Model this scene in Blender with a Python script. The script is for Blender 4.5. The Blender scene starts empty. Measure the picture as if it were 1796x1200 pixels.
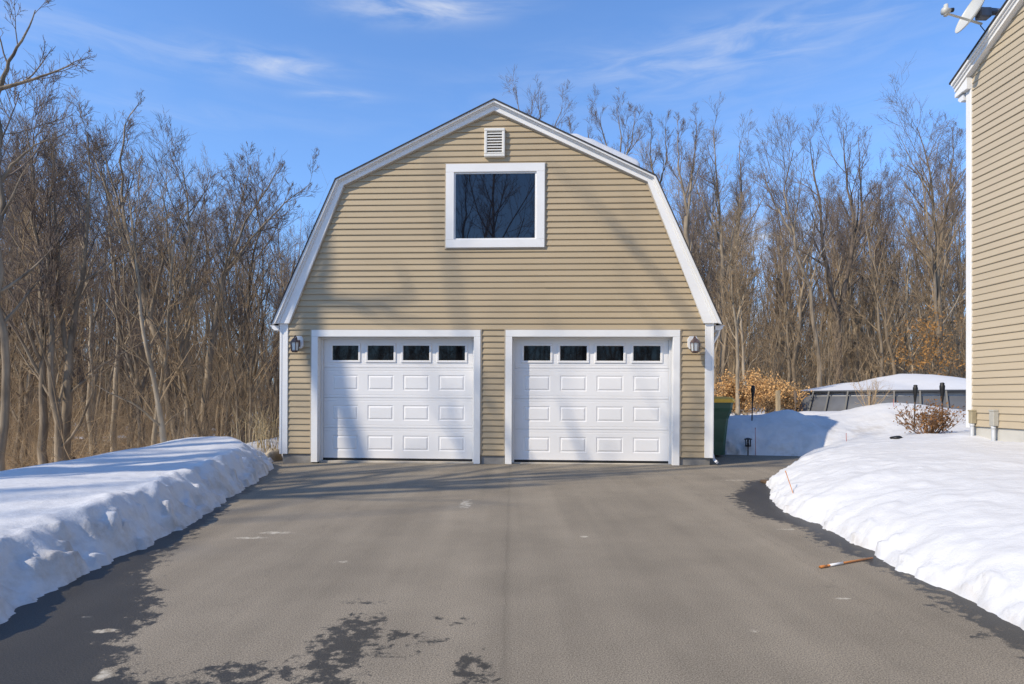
import bpy, math, random, time
import numpy as np
from mathutils import Vector, Matrix

SC = bpy.context.scene
COL = SC.collection
R = math.radians
F, CX, HY, HC = 1100.0, 898.0, 697.0, 1.155      # focal length and horizon of the photograph, camera height


def at(px, py, d):
    """a point of the photograph at depth d, in metres"""
    return ((px - CX) * d / F, d, HC + (HY - py) * d / F)


# ------------------------------------------------------------------ helpers
class MB:
    def __init__(s):
        s.v, s.f, s.sm = [], [], []

    def add(s, vs, fs, smooth=False):
        o = len(s.v)
        s.v.extend(tuple(p) for p in vs)
        for f in fs:
            s.f.append(tuple(i + o for i in f))
            s.sm.append(smooth)

    def box(s, x0, x1, y0, y1, z0, z1):
        s.add([(x0, y0, z0), (x1, y0, z0), (x1, y1, z0), (x0, y1, z0), (x0, y0, z1), (x1, y0, z1), (x1, y1, z1), (x0, y1, z1)],
              [(0, 3, 2, 1), (4, 5, 6, 7), (0, 1, 5, 4), (1, 2, 6, 5), (2, 3, 7, 6), (3, 0, 4, 7)])

    def bev(s, x0, x1, y0, y1, z0, z1, b=0.004):
        """box with chamfered edges"""
        vs, key = [], {}
        for ix, x in enumerate((x0, x1)):
            for iy, y in enumerate((y0, y1)):
                for iz, z in enumerate((z0, z1)):
                    sx, sy, sz = 1 - 2 * ix, 1 - 2 * iy, 1 - 2 * iz
                    for ax in range(3):
                        d = [b * sx, b * sy, b * sz]
                        d[ax] = 0
                        key[(ix, iy, iz, ax)] = len(vs)
                        vs.append((x + d[0], y + d[1], z + d[2]))
        K = key
        fs = []
        for ax in range(3):
            o = [a for a in range(3) if a != ax]
            for side in (0, 1):
                loop = []
                for c in ((0, 0), (1, 0), (1, 1), (0, 1)):
                    t = [0, 0, 0]
                    t[ax] = side
                    t[o[0]], t[o[1]] = c
                    loop.append(K[(*t, ax)])
                flip = (side == 0) ^ (ax == 1)
                fs.append(tuple(reversed(loop)) if flip else tuple(loop))
        for ax in range(3):                                   # edges along ax
            o = [a for a in range(3) if a != ax]
            for c in ((0, 0), (1, 0), (1, 1), (0, 1)):
                t0, t1 = [0, 0, 0], [0, 0, 0]
                t0[ax], t1[ax] = 0, 1
                t0[o[0]] = t1[o[0]] = c[0]
                t0[o[1]] = t1[o[1]] = c[1]
                fs.append((K[(*t0, o[0])], K[(*t0, o[1])], K[(*t1, o[1])], K[(*t1, o[0])]))
        for ix in (0, 1):
            for iy in (0, 1):
                for iz in (0, 1):
                    fs.append(tuple(K[(ix, iy, iz, a)] for a in range(3)))
        s.add(vs, fs)

    def prism(s, poly, y0, y1):
        """polygon in the x-z plane extruded along y"""
        n = len(poly)
        s.add([(x, y0, z) for x, z in poly] + [(x, y1, z) for x, z in poly],
              [tuple(range(n)), tuple(range(2 * n - 1, n - 1, -1))] + [(i, i + n, (i + 1) % n + n, (i + 1) % n) for i in range(n)])

    def band(s, outer, inner, y0, y1):
        """strip between two polylines in the x-z plane, extruded along y"""
        for i in range(len(outer) - 1):
            s.prism([outer[i], outer[i + 1], inner[i + 1], inner[i]], y0, y1)

    def tube(s, pts, rad, n=6, cap=True, smooth=True):
        pts = [Vector(p) for p in pts]
        m = len(pts)
        vs, fs = [], []
        for i, p in enumerate(pts):
            d = pts[min(i + 1, m - 1)] - pts[max(i - 1, 0)]
            if d.length < 1e-9:
                d = Vector((0, 0, 1))
            d.normalize()
            a = d.cross(Vector((0, 0, 1)) if abs(d.z) < .9 else Vector((1, 0, 0))).normalized()
            b = d.cross(a)
            r = rad[i] if hasattr(rad, '__len__') else rad
            for k in range(n):
                t = 2 * math.pi * k / n
                vs.append(p + a * (r * math.cos(t)) + b * (r * math.sin(t)))
        for i in range(m - 1):
            for k in range(n):
                fs.append((i * n + k, i * n + (k + 1) % n, (i + 1) * n + (k + 1) % n, (i + 1) * n + k))
        if cap:
            fs.append(tuple(range(n - 1, -1, -1)))
            fs.append(tuple(range((m - 1) * n, m * n)))
        s.add(vs, fs, smooth)

    def lathe(s, prof, n=16, c=(0, 0), smooth=True):
        """profile of (r, z) turned about the vertical through c"""
        vs, fs = [], []
        for r, z in prof:
            for k in range(n):
                t = 2 * math.pi * k / n
                vs.append((c[0] + r * math.cos(t), c[1] + r * math.sin(t), z))
        for i in range(len(prof) - 1):
            for k in range(n):
                fs.append((i * n + k, i * n + (k + 1) % n, (i + 1) * n + (k + 1) % n, (i + 1) * n + k))
        fs.append(tuple(range(n - 1, -1, -1)))
        fs.append(tuple(range((len(prof) - 1) * n, len(prof) * n)))
        s.add(vs, fs, smooth)

    def mesh(s, name, mat):
        me = bpy.data.meshes.new(name)
        me.from_pydata(s.v, [], s.f)
        me.polygons.foreach_set('use_smooth', s.sm)
        me.materials.append(mat)
        me.update()
        return me

    def build(s, name, mat, parent=None):
        o = bpy.data.objects.new(name, s.mesh(name, mat))
        COL.objects.link(o)
        o.parent = parent
        return o


def tag(o, label=None, cat=None, group=None, kind=None):
    for k, v in (('label', label), ('category', cat), ('group', group), ('kind', kind)):
        if v:
            o[k] = v
    return o


def empty(name, loc=(0, 0, 0), rot=(0, 0, 0), **kw):
    o = bpy.data.objects.new(name, None)
    o.empty_display_size = .2
    COL.objects.link(o)
    o.location, o.rotation_euler = loc, rot
    return tag(o, **kw)


def grid_obj(name, xs, ys, z, mat, attrs=None, smooth=True, keep=None):
    nx, ny = len(xs), len(ys)
    Xg, Yg = np.meshgrid(xs, ys)
    co = np.stack([Xg, Yg, z], -1).reshape(-1, 3).astype(np.float32)
    i = (np.arange(ny - 1)[:, None] * nx + np.arange(nx - 1)[None, :])
    if keep is not None:
        i = i[keep[:-1, :-1] | keep[1:, 1:] | keep[:-1, 1:] | keep[1:, :-1]]
    i = i.reshape(-1)
    fa = np.stack([i, i + 1, i + nx + 1, i + nx], -1).astype(np.int32)
    me = bpy.data.meshes.new(name)
    me.vertices.add(len(co))
    me.vertices.foreach_set('co', co.ravel())
    me.loops.add(fa.size)
    me.loops.foreach_set('vertex_index', fa.ravel())
    me.polygons.add(len(fa))
    me.polygons.foreach_set('loop_start', np.arange(0, fa.size, 4, dtype=np.int32))
    me.polygons.foreach_set('use_smooth', np.full(len(fa), smooth))
    me.update(calc_edges=True)
    me.validate()
    for k, a in (attrs or {}).items():
        at_ = me.attributes.new(k, 'FLOAT', 'POINT')
        at_.data.foreach_set('value', a.reshape(-1).astype(np.float32))
    me.materials.append(mat)
    o = bpy.data.objects.new(name, me)
    COL.objects.link(o)
    return o


_tab = np.random.RandomState(7).rand(256, 256)


def vn(x, y, s=0):
    x = x + s * 17.31
    y = y + s * 9.77
    xi, yi = np.floor(x).astype(int), np.floor(y).astype(int)
    fx, fy = x - xi, y - yi
    fx, fy = fx * fx * (3 - 2 * fx), fy * fy * (3 - 2 * fy)
    g = lambda a, b: _tab[a & 255, b & 255]
    return (g(xi, yi) * (1 - fx) + g(xi + 1, yi) * fx) * (1 - fy) + (g(xi, yi + 1) * (1 - fx) + g(xi + 1, yi + 1) * fx) * fy - .5


def fbm(x, y, sc, o=4, s=0):
    """noise of about +-0.5 with features of sc metres"""
    r, a, t = 0, 1., 0
    for k in range(o):
        r = r + a * vn(x / sc, y / sc, s + k * 3)
        t += a
        a *= .5
        sc *= .5
    return r / t * 1.4


def sst(a, b, x):
    t = np.clip((x - a) / (b - a), 0, 1)
    return t * t * (3 - 2 * t)


# ------------------------------------------------------------------ materials
def mat(name, col, rough=.6, var=.0, vscale=3.0, bump=0.0, bscale=40.0, spec=.5, col2=None, stretch=(1, 1, 1), metal=0, sub=0, coords='Object', detail=5):
    m = bpy.data.materials.new(name)
    m.use_nodes = True
    nt = m.node_tree
    b = nt.nodes['Principled BSDF']
    b.inputs['Base Color'].default_value = (*col, 1)
    b.inputs['Roughness'].default_value = rough
    b.inputs['Specular IOR Level'].default_value = spec
    b.inputs['Metallic'].default_value = metal
    L = nt.links.new
    tc = nt.nodes.new('ShaderNodeTexCoord')
    mp = nt.nodes.new('ShaderNodeMapping')
    mp.inputs['Scale'].default_value = stretch
    L(tc.outputs[coords], mp.inputs['Vector'])
    if var or col2:
        n = nt.nodes.new('ShaderNodeTexNoise')
        n.inputs['Scale'].default_value = vscale
        n.inputs['Detail'].default_value = detail
        L(mp.outputs[0], n.inputs['Vector'])
        mx = nt.nodes.new('ShaderNodeMix')
        mx.data_type = 'RGBA'
        mr = nt.nodes.new('ShaderNodeMapRange')
        mr.inputs[1].default_value, mr.inputs[2].default_value = .32, .68
        L(n.outputs['Fac'], mr.inputs[0])
        L(mr.outputs[0], mx.inputs['Factor'])
        c2 = col2 or tuple(c * (1 - var) for c in col)
        mx.inputs['A'].default_value = (*col, 1)
        mx.inputs['B'].default_value = (*c2, 1)
        L(mx.outputs['Result'], b.inputs['Base Color'])
    if bump:
        n2 = nt.nodes.new('ShaderNodeTexNoise')
        n2.inputs['Scale'].default_value = bscale
        n2.inputs['Detail'].default_value = 6
        L(mp.outputs[0], n2.inputs['Vector'])
        bp = nt.nodes.new('ShaderNodeBump')
        bp.inputs['Strength'].default_value = min(1, bump)
        bp.inputs['Distance'].default_value = .01 * max(1, bump)
        L(n2.outputs['Fac'], bp.inputs['Height'])
        L(bp.outputs[0], b.inputs['Normal'])
    return m


def nodes_of(m):
    nt = m.node_tree
    return nt, nt.nodes['Principled BSDF'], nt.links.new


def mk(nt, kind, **kw):
    n = nt.nodes.new('ShaderNode' + kind)
    for k, v in kw.items():
        if k.startswith('i_'):
            n.inputs[k[2:].replace('_', ' ')].default_value = v
        else:
            setattr(n, k, v)
    return n


M = {}
M['siding'] = mat('tan_vinyl_siding', (.43, .335, .209), .55, .10, .6, 0, 60, .35, stretch=(1, 1, 6))
M['house_siding'] = mat('pale_tan_vinyl_siding', (.475, .392, .275), .55, .07, .6, 0, 60, .35, stretch=(1, 1, 6))
M['trim'] = mat('white_trim', (.78, .765, .735), .5, .08, 1.6, 0, 30, .4)
M['door'] = mat('white_door_steel', (.80, .78, .755), .45, .07, .8, 0, 90, .4)
M['j_channel'] = mat('tan_channel', (.40, .33, .24), .5)
M['glass'] = mat('dark_pane_glass', (.003, .0035, .005), .03, spec=.4)
M['window_glass'] = mat('window_pane_glass', (.004, .006, .012), .015, spec=.6)
M['window_glass'].node_tree.nodes['Principled BSDF'].inputs['IOR'].default_value = 1.62
M['shingle'] = mat('dark_roof_shingle', (.045, .043, .045), .9, .4, 25, .4, 60)
M['concrete'] = mat('foundation_concrete', (.30, .28, .25), .9, .35, 5, .3, 30)
M['house_concrete'] = mat('pale_foundation_concrete', (.52, .50, .45), .9, .12, 3, .2, 30)
M['threshold'] = mat('threshold_concrete', (.52, .46, .37), .9, .25, 6)
M['rubber'] = mat('black_rubber', (.012, .012, .013), .7)
M['bronze'] = mat('weathered_bronze', (.19, .12, .095), .5, .5, 30, spec=.5)
M['frost'] = mat('frosted_glass', (.62, .63, .60), .35)
M['black'] = mat('matt_black', (.012, .012, .013), .55, .3, 30)
M['bin_green'] = mat('green_bin_plastic', (.015, .085, .055), .4, .25, 4)
M['bin_lid'] = mat('yellow_bin_lid', (.80, .50, .05), .45, .25, 5)
M['gut'] = mat('white_gutter', (.72, .72, .72), .4)
M['vent'] = mat('cream_vent', (.72, .69, .62), .5)
M['grey_box'] = mat('weathered_box', (.42, .40, .345), .6, .15, 8)
M['tan_box'] = mat('yellowed_box', (.38, .32, .205), .6, .25, 10)
M['pvc'] = mat('grey_conduit', (.46, .47, .48), .45)
M['dish'] = mat('grey_dish', (.52, .51, .46), .45, .08, 4)
M['steel'] = mat('grey_steel', (.22, .22, .23), .4, .3, 10)
M['wood'] = mat('pale_post_wood', (.44, .33, .19), .8, .3, 8, stretch=(6, 6, 1))
M['orange'] = mat('orange_fibreglass', (.60, .22, .05), .4, .2, 20)
M['white_tape'] = mat('reflective_tape', (.75, .74, .72), .35)
M['redstake'] = mat('faded_red_fibreglass', (.42, .10, .07), .5)
M['pool_panel'] = mat('grey_pool_panel', (.12, .125, .135), .5, .2, 3)
M['pool_frame'] = mat('dark_pool_frame', (.045, .048, .053), .5, .2, 5)
M['pool_post'] = mat('grey_pool_post', (.14, .145, .15), .45, .2, 5)
M['bark_grey'] = mat('grey_bark', (.36, .285, .20), .9, .55, 6, .9, 25, .2, col2=(.12, .094, .068), stretch=(1, 1, .25))
M['bark_brown'] = mat('brown_bark', (.31, .235, .155), .9, .55, 6, .6, 18, .2, col2=(.10, .076, .052), stretch=(1, 1, .25))
M['bark_pale'] = mat('pale_bark', (.46, .37, .26), .9, .4, 6, .5, 18, .2, col2=(.20, .16, .112), stretch=(1, 1, .25))
M['bark_dark'] = mat('dark_bark', (.22, .168, .125), .9, .5, 6, .6, 18, .2, col2=(.05, .04, .032), stretch=(1, 1, .25))
M['twig'] = mat('bare_twig', (.23, .178, .138), .85, spec=.2, col2=(.14, .108, .09), vscale=.8)
M['twig_brown'] = mat('brown_twig', (.40, .29, .175), .85, spec=.2, col2=(.25, .18, .11), vscale=.8)
M['brush'] = mat('brown_brush', (.56, .41, .25), .9, spec=.1, col2=(.27, .19, .115), vscale=.35)
M['far_stem'] = mat('far_stem', (.48, .36, .225), .9, spec=.1, col2=(.22, .16, .105), vscale=.3)
M['tan_leaf'] = mat('tan_beech_leaf', (.72, .45, .20), .75, spec=.2, col2=(.55, .31, .12), vscale=4)
M['orange_leaf'] = mat('orange_oak_leaf', (.40, .20, .06), .8, spec=.2, col2=(.26, .14, .05), vscale=2)
M['dry_leaf'] = mat('dry_hydrangea_leaf', (.30, .155, .06), .8, spec=.2, col2=(.18, .085, .035), vscale=8)
M['dry_grass'] = mat('dry_grass', (.50, .40, .24), .85, spec=.2, col2=(.34, .26, .15), vscale=5)
M['shrub_stem'] = mat('reddish_shrub_stem', (.26, .15, .085), .85, spec=.2, col2=(.15, .085, .05), vscale=6)
M['rock'] = mat('tan_rock', (.44, .37, .27), .95, .5, 6, .8, 15)
M['litter'] = mat('damp_leaf_mould', (.13, .075, .035), .9, .6, 20, .8, 40)

# snow with grey grit where the plough left it
m = M['snow'] = mat('snow', (.62, .615, .61), .6, spec=.2)
nt, b, L = nodes_of(m)
tc = mk(nt, 'TexCoord')
n1 = mk(nt, 'TexNoise', i_Scale=9.0, i_Detail=8.0, i_Roughness=.65)
n2 = mk(nt, 'TexNoise', i_Scale=26.0, i_Detail=2.0)
n3 = mk(nt, 'TexNoise', i_Scale=2.6, i_Detail=9.0, i_Roughness=.7)
atr = mk(nt, 'Attribute', attribute_name='grit')
for n in (n1, n2, n3):
    L(tc.outputs['Object'], n.inputs['Vector'])
add = mk(nt, 'Math', operation='MULTIPLY_ADD')
add.inputs[1].default_value = .18
L(n2.outputs['Fac'], add.inputs[0])
L(n1.outputs['Fac'], add.inputs[2])
bp = mk(nt, 'Bump', i_Strength=.45, i_Distance=.03)
L(add.outputs[0], bp.inputs['Height'])
L(bp.outputs[0], b.inputs['Normal'])
gm = mk(nt, 'Math', operation='MULTIPLY')
mr = mk(nt, 'MapRange')
mr.inputs[1].default_value, mr.inputs[2].default_value = .45, .68
L(n3.outputs['Fac'], mr.inputs[0])
L(mr.outputs[0], gm.inputs[0])
ga = mk(nt, 'Math', operation='ADD')
ga.inputs[1].default_value = .10
L(atr.outputs['Fac'], ga.inputs[0])
L(ga.outputs[0], gm.inputs[1])
mx = mk(nt, 'Mix', data_type='RGBA')
mx.inputs['A'].default_value = (.635, .63, .625, 1)
mx.inputs['B'].default_value = (.45, .40, .34, 1)
L(gm.outputs[0], mx.inputs['Factor'])
L(mx.outputs['Result'], b.inputs['Base Color'])

# asphalt, dry and wet
m = M['asphalt'] = mat('worn_asphalt', (.17, .15, .13), .85, spec=.3)
nt, b, L = nodes_of(m)
tc = mk(nt, 'TexCoord')
fine = mk(nt, 'TexNoise', i_Scale=150.0, i_Detail=3.0, i_Roughness=.75)
mid = mk(nt, 'TexNoise', i_Scale=1.1, i_Detail=8.0, i_Roughness=.6)
tiny = mk(nt, 'TexVoronoi', i_Scale=95.0)
for n in (fine, mid, tiny):
    L(tc.outputs['Object'], n.inputs['Vector'])
mp = mk(nt, 'Mapping')
mp.inputs['Scale'].default_value = (2.6, .12, 1)
L(tc.outputs['Object'], mp.inputs['Vector'])
trk = mk(nt, 'TexNoise', i_Scale=1.0, i_Detail=4.0)
L(mp.outputs[0], trk.inputs['Vector'])
cr = mk(nt, 'ValToRGB')
cr.color_ramp.elements[0].position, cr.color_ramp.elements[0].color = .34, (.085, .073, .058, 1)
cr.color_ramp.elements[1].position, cr.color_ramp.elements[1].color = .64, (.38, .32, .236, 1)
L(fine.outputs['Fac'], cr.inputs[0])
sm = mk(nt, 'Math', operation='ADD')
L(mid.outputs['Fac'], sm.inputs[0])
L(trk.outputs['Fac'], sm.inputs[1])
mr = mk(nt, 'MapRange')
mr.inputs[1].default_value, mr.inputs[2].default_value, mr.inputs[3].default_value, mr.inputs[4].default_value = .7, 1.3, .76, 1.15
L(sm.outputs[0], mr.inputs[0])
seam = mk(nt, 'Attribute', attribute_name='seam')
ml0 = mk(nt, 'Math', operation='MULTIPLY')
L(mr.outputs[0], ml0.inputs[0])
L(seam.outputs['Fac'], ml0.inputs[1])
sx_ = mk(nt, 'SeparateXYZ')
L(tc.outputs['Object'], sx_.inputs[0])
cn = mk(nt, 'TexNoise', i_Scale=2.2, i_Detail=7.0, i_Roughness=.7)
L(tc.outputs['Object'], cn.inputs['Vector'])
ck = ml0.outputs[0]
for x0_, k_, amp_, dark_ in ((-.04, .0, .08, .91), (1.75, .07, .55, .87), (-1.35, -.05, .5, .90)):      # paving seam and two hairline cracks
    a1_ = mk(nt, 'Math', operation='MULTIPLY_ADD')
    a1_.inputs[1].default_value, a1_.inputs[2].default_value = amp_, -amp_ * .5 + x0_
    L(cn.outputs['Fac'], a1_.inputs[0])
    a2_ = mk(nt, 'Math', operation='MULTIPLY_ADD')
    a2_.inputs[1].default_value = k_
    L(sx_.outputs['Y'], a2_.inputs[0])
    L(a1_.outputs[0], a2_.inputs[2])
    a3_ = mk(nt, 'Math', operation='SUBTRACT')
    L(sx_.outputs['X'], a3_.inputs[0])
    L(a2_.outputs[0], a3_.inputs[1])
    a4_ = mk(nt, 'Math', operation='ABSOLUTE')
    L(a3_.outputs[0], a4_.inputs[0])
    a5_ = mk(nt, 'MapRange')
    a5_.inputs[1].default_value, a5_.inputs[2].default_value, a5_.inputs[3].default_value, a5_.inputs[4].default_value = .003, .010, dark_, 1
    L(a4_.outputs[0], a5_.inputs[0])
    a6_ = mk(nt, 'Math', operation='MULTIPLY')
    L(ck, a6_.inputs[0])
    L(a5_.outputs[0], a6_.inputs[1])
    ck = a6_.outputs[0]
vm = mk(nt, 'VectorMath', operation='SCALE')
L(cr.outputs[0], vm.inputs[0])
L(ck, vm.inputs['Scale'])
# pale spots of stone and grit
sp = mk(nt, 'MapRange')
sp.inputs[1].default_value, sp.inputs[2].default_value, sp.inputs[3].default_value, sp.inputs[4].default_value = .06, .12, .55, 0
L(tiny.outputs['Distance'], sp.inputs[0])
sel = mk(nt, 'Math', operation='GREATER_THAN')
sel.inputs[1].default_value = .93
sepc = mk(nt, 'SeparateColor')
L(tiny.outputs['Color'], sepc.inputs[0])
L(sepc.outputs[0], sel.inputs[0])
spm = mk(nt, 'Math', operation='MULTIPLY')
L(sp.outputs[0], spm.inputs[0])
L(sel.outputs[0], spm.inputs[1])
mxs = mk(nt, 'Mix', data_type='RGBA')
L(spm.outputs[0], mxs.inputs['Factor'])
L(vm.outputs[0], mxs.inputs['A'])
mxs.inputs['B'].default_value = (.42, .38, .32, 1)
salt = mk(nt, 'Attribute', attribute_name='salt')
sn = mk(nt, 'TexNoise', i_Scale=16.0, i_Detail=7.0, i_Roughness=.75)
L(tc.outputs['Object'], sn.inputs['Vector'])
sa = mk(nt, 'Math', operation='ADD')
L(sn.outputs['Fac'], sa.inputs[0])
L(salt.outputs['Fac'], sa.inputs[1])
sr = mk(nt, 'MapRange')
sr.inputs[1].default_value, sr.inputs[2].default_value = .62, .78
L(sa.outputs[0], sr.inputs[0])
mxl = mk(nt, 'Mix', data_type='RGBA')
L(sr.outputs[0], mxl.inputs['Factor'])
L(mxs.outputs['Result'], mxl.inputs['A'])
mxl.inputs['B'].default_value = (.50, .45, .36, 1)
wet = mk(nt, 'Attribute', attribute_name='wet')
wn = mk(nt, 'TexNoise', i_Scale=11.0, i_Detail=9.0, i_Roughness=.72)
L(tc.outputs['Object'], wn.inputs['Vector'])
wa = mk(nt, 'Math', operation='MULTIPLY_ADD')
wa.inputs[1].default_value = .85
L(wn.outputs['Fac'], wa.inputs[0])
L(wet.outputs['Fac'], wa.inputs[2])
wr = mk(nt, 'MapRange', interpolation_type='SMOOTHSTEP')
wr.inputs[1].default_value, wr.inputs[2].default_value = .40, .47
L(wa.outputs[0], wr.inputs[0])
dk = mk(nt, 'VectorMath', operation='MULTIPLY')
dk.inputs[1].default_value = (.22, .235, .255)
L(mxl.outputs['Result'], dk.inputs[0])
mxw = mk(nt, 'Mix', data_type='RGBA')
L(wr.outputs[0], mxw.inputs['Factor'])
L(mxl.outputs['Result'], mxw.inputs['A'])
L(dk.outputs[0], mxw.inputs['B'])
L(mxw.outputs['Result'], b.inputs['Base Color'])
rr = mk(nt, 'MapRange')
rr.inputs[3].default_value, rr.inputs[4].default_value = .88, .48
L(wr.outputs[0], rr.inputs[0])
L(rr.outputs[0], b.inputs['Roughness'])
bp = mk(nt, 'Bump', i_Strength=.35, i_Distance=.003)
L(fine.outputs['Fac'], bp.inputs['Height'])
L(bp.outputs[0], b.inputs['Normal'])

# forest floor: leaf litter with patches of old snow
m = M['floor'] = mat('leaf_litter', (.2, .13, .07), .95, spec=.1)
nt, b, L = nodes_of(m)
tc = mk(nt, 'TexCoord')
n1 = mk(nt, 'TexNoise', i_Scale=5.0, i_Detail=9.0, i_Roughness=.75)
n2 = mk(nt, 'TexNoise', i_Scale=.16, i_Detail=7.0, i_Roughness=.6)
L(tc.outputs['Object'], n1.inputs['Vector'])
L(tc.outputs['Object'], n2.inputs['Vector'])
cr = mk(nt, 'ValToRGB')
cr.color_ramp.elements[0].position, cr.color_ramp.elements[0].color = .3, (.16, .105, .06, 1)
cr.color_ramp.elements[1].position, cr.color_ramp.elements[1].color = .7, (.46, .31, .17, 1)
L(n1.outputs['Fac'], cr.inputs[0])
ss = mk(nt, 'MapRange', interpolation_type='SMOOTHSTEP')
ss.inputs[1].default_value, ss.inputs[2].default_value = .505, .53
L(n2.outputs['Fac'], ss.inputs[0])
mx = mk(nt, 'Mix', data_type='RGBA')
L(ss.outputs[0], mx.inputs['Factor'])
L(cr.outputs[0], mx.inputs['A'])
mx.inputs['B'].default_value = (.82, .82, .84, 1)
L(mx.outputs['Result'], b.inputs['Base Color'])
bp = mk(nt, 'Bump', i_Strength=.8, i_Distance=.05)
L(n1.outputs['Fac'], bp.inputs['Height'])
L(bp.outputs[0], b.inputs['Normal'])

# ------------------------------------------------------------------ camera, sun, sky
cam = bpy.data.cameras.new('camera')
co = bpy.data.objects.new('camera', cam)
COL.objects.link(co)
co.location = (0, 0, HC)
co.rotation_euler = (R(90), 0, 0)
cam.sensor_width = 36
cam.lens = F / 1796 * 36
cam.shift_y = (HY - 600) / 1796
cam.clip_end = 5000
SC.camera = co

SUN = Vector((-1.6, -1.0, 1.5)).normalized()
elev = math.asin(SUN.z)
sl = bpy.data.lights.new('sun', 'SUN')
sl.energy, sl.angle, sl.color = 4.6, R(.53), (1, .885, .70)
so = bpy.data.objects.new('sun', sl)
COL.objects.link(so)
so.location = SUN * 60
so.rotation_euler = SUN.to_track_quat('Z', 'Y').to_euler()

w = bpy.data.worlds.new('World')
SC.world = w
w.use_nodes = True
nt = w.node_tree
L = nt.links.new
bg = nt.nodes['Background']
sky = mk(nt, 'TexSky', sky_type='NISHITA', sun_disc=False, sun_elevation=elev, sun_rotation=math.atan2(SUN.x, SUN.y), air_density=1.0, dust_density=.35, ozone_density=2.2, altitude=100)
hs = mk(nt, 'HueSaturation', i_Saturation=1.0, i_Value=1.0)
gain = mk(nt, 'VectorMath', operation='MULTIPLY')
gain.inputs[1].default_value = (1.2, 1.71, 2.30)
L(sky.outputs[0], gain.inputs[0])
L(gain.outputs[0], hs.inputs['Color'])
tc = mk(nt, 'TexCoord')
sep = mk(nt, 'SeparateXYZ')
L(tc.outputs['Generated'], sep.inputs[0])


def mth(op, a, b=None, c=None):
    n = mk(nt, 'Math', operation=op)
    for i, v in enumerate((a, b, c)):
        if v is None:
            continue
        if isinstance(v, (int, float)):
            n.inputs[i].default_value = v
        else:
            L(v, n.inputs[i])
    return n.outputs[0]


az = mth('ARCTAN2', sep.outputs['X'], sep.outputs['Y'])
el = mth('ARCSINE', sep.outputs['Z'])
cmb = mk(nt, 'CombineXYZ')
L(mth('MULTIPLY', az, 3.2), cmb.inputs[0])
L(mth('MULTIPLY', el, 17.0), cmb.inputs[1])
wn = mk(nt, 'TexNoise', i_Scale=2.3, i_Detail=9.0, i_Roughness=.58, i_Distortion=.6)
L(cmb.outputs[0], wn.inputs['Vector'])
tot = None
for px, py, wa_, we, amp in ((475, 112, .085, .016, .62), (740, 14, .12, .018, .75), (590, 168, .05, .009, .42), (1300, 80, .24, .035, .38), (120, 60, .2, .03, .22), (250, 190, .3, .02, .12), (1080, 150, .3, .05, .10), (1500, 190, .25, .06, .12), (1330, 420, .10, .03, .9), (1200, 560, .35, .05, .5)):
    a0 = math.atan2(px - CX, F)
    e0 = math.atan2(HY - py, math.hypot(F, px - CX))
    dx = mth('DIVIDE', mth('SUBTRACT', az, a0), wa_)
    dy = mth('DIVIDE', mth('SUBTRACT', el, mth('MULTIPLY_ADD', mth('SUBTRACT', az, a0), .05, e0)), we)
    g = mth('MULTIPLY', mth('POWER', 2.718, mth('MULTIPLY', mth('ADD', mth('MULTIPLY', dx, dx), mth('MULTIPLY', dy, dy)), -1.0)), amp)
    tot = g if tot is None else mth('ADD', tot, g)
cl = mk(nt, 'MapRange', interpolation_type='SMOOTHSTEP')
cl.inputs[1].default_value, cl.inputs[2].default_value = .30, .75
L(wn.outputs['Fac'], cl.inputs[0])
fac = mth('MINIMUM', mth('MULTIPLY', tot, cl.outputs[0]), .85)
hz = mk(nt, 'Mix', data_type='RGBA')
L(mth('MULTIPLY', mth('POWER', 2.718, mth('MULTIPLY', mth('MAXIMUM', el, 0.0), -3.6)), .62), hz.inputs['Factor'])
L(hs.outputs[0], hz.inputs['A'])
hz.inputs['B'].default_value = (3.5, 5.4, 8.6, 1)
mx = mk(nt, 'Mix', data_type='RGBA')
L(fac, mx.inputs['Factor'])
L(hz.outputs['Result'], mx.inputs['A'])
mx.inputs['B'].default_value = (7.2, 7.6, 8.4, 1)
L(mx.outputs['Result'], bg.inputs['Color'])
bg.inputs['Strength'].default_value = .11
SC.view_settings.view_transform = 'Standard'
SC.view_settings.look = 'None'
SC.view_settings.exposure = 0
SC.view_settings.gamma = 1
SC.cycles.use_denoising = True
SC.cycles.denoiser = 'OPENIMAGEDENOISE'
SC.cycles.denoising_input_passes = 'RGB_ALBEDO_NORMAL'
SC.cycles.denoising_prefilter = 'NONE'
SC.cycles.use_adaptive_sampling = False
SC.cycles.use_light_tree = True
w.cycles.sampling_method = 'NONE'
SC.cycles.max_bounces = 6
SC.cycles.diffuse_bounces = 3
SC.cycles.sample_clamp_indirect = 2
SC.cycles.sample_clamp_direct = 2.5

# ------------------------------------------------------------------ ground, driveway, snow
LEFT = [(-2.45, -16), (-2.5, 0), (-2.60, 2.6), (-2.63, 3.22), (-2.78, 4.01), (-2.82, 4.65), (-2.91, 5.41), (-3.15, 6.72), (-3.43, 8.25), (-3.88, 10.1), (-4.22, 10.75), (-4.35, 12), (-4.4, 21)]
RIGHT = [(2.45, -16), (2.45, 1.5), (2.50, 3.08), (2.56, 3.43), (2.60, 3.76), (2.62, 4.32), (2.68, 4.7), (2.73, 5.2), (2.82, 5.72), (2.76, 6.02), (2.82, 6.55), (3.0, 7.26), (3.42, 8.35), (4.16, 9.6), (5.0, 10.95), (5.7, 11.95), (5.95, 12.15), (5.6, 12.35), (4.8, 12.5), (3.9, 12.75), (3.55, 12.95), (3.6, 21)]


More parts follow.
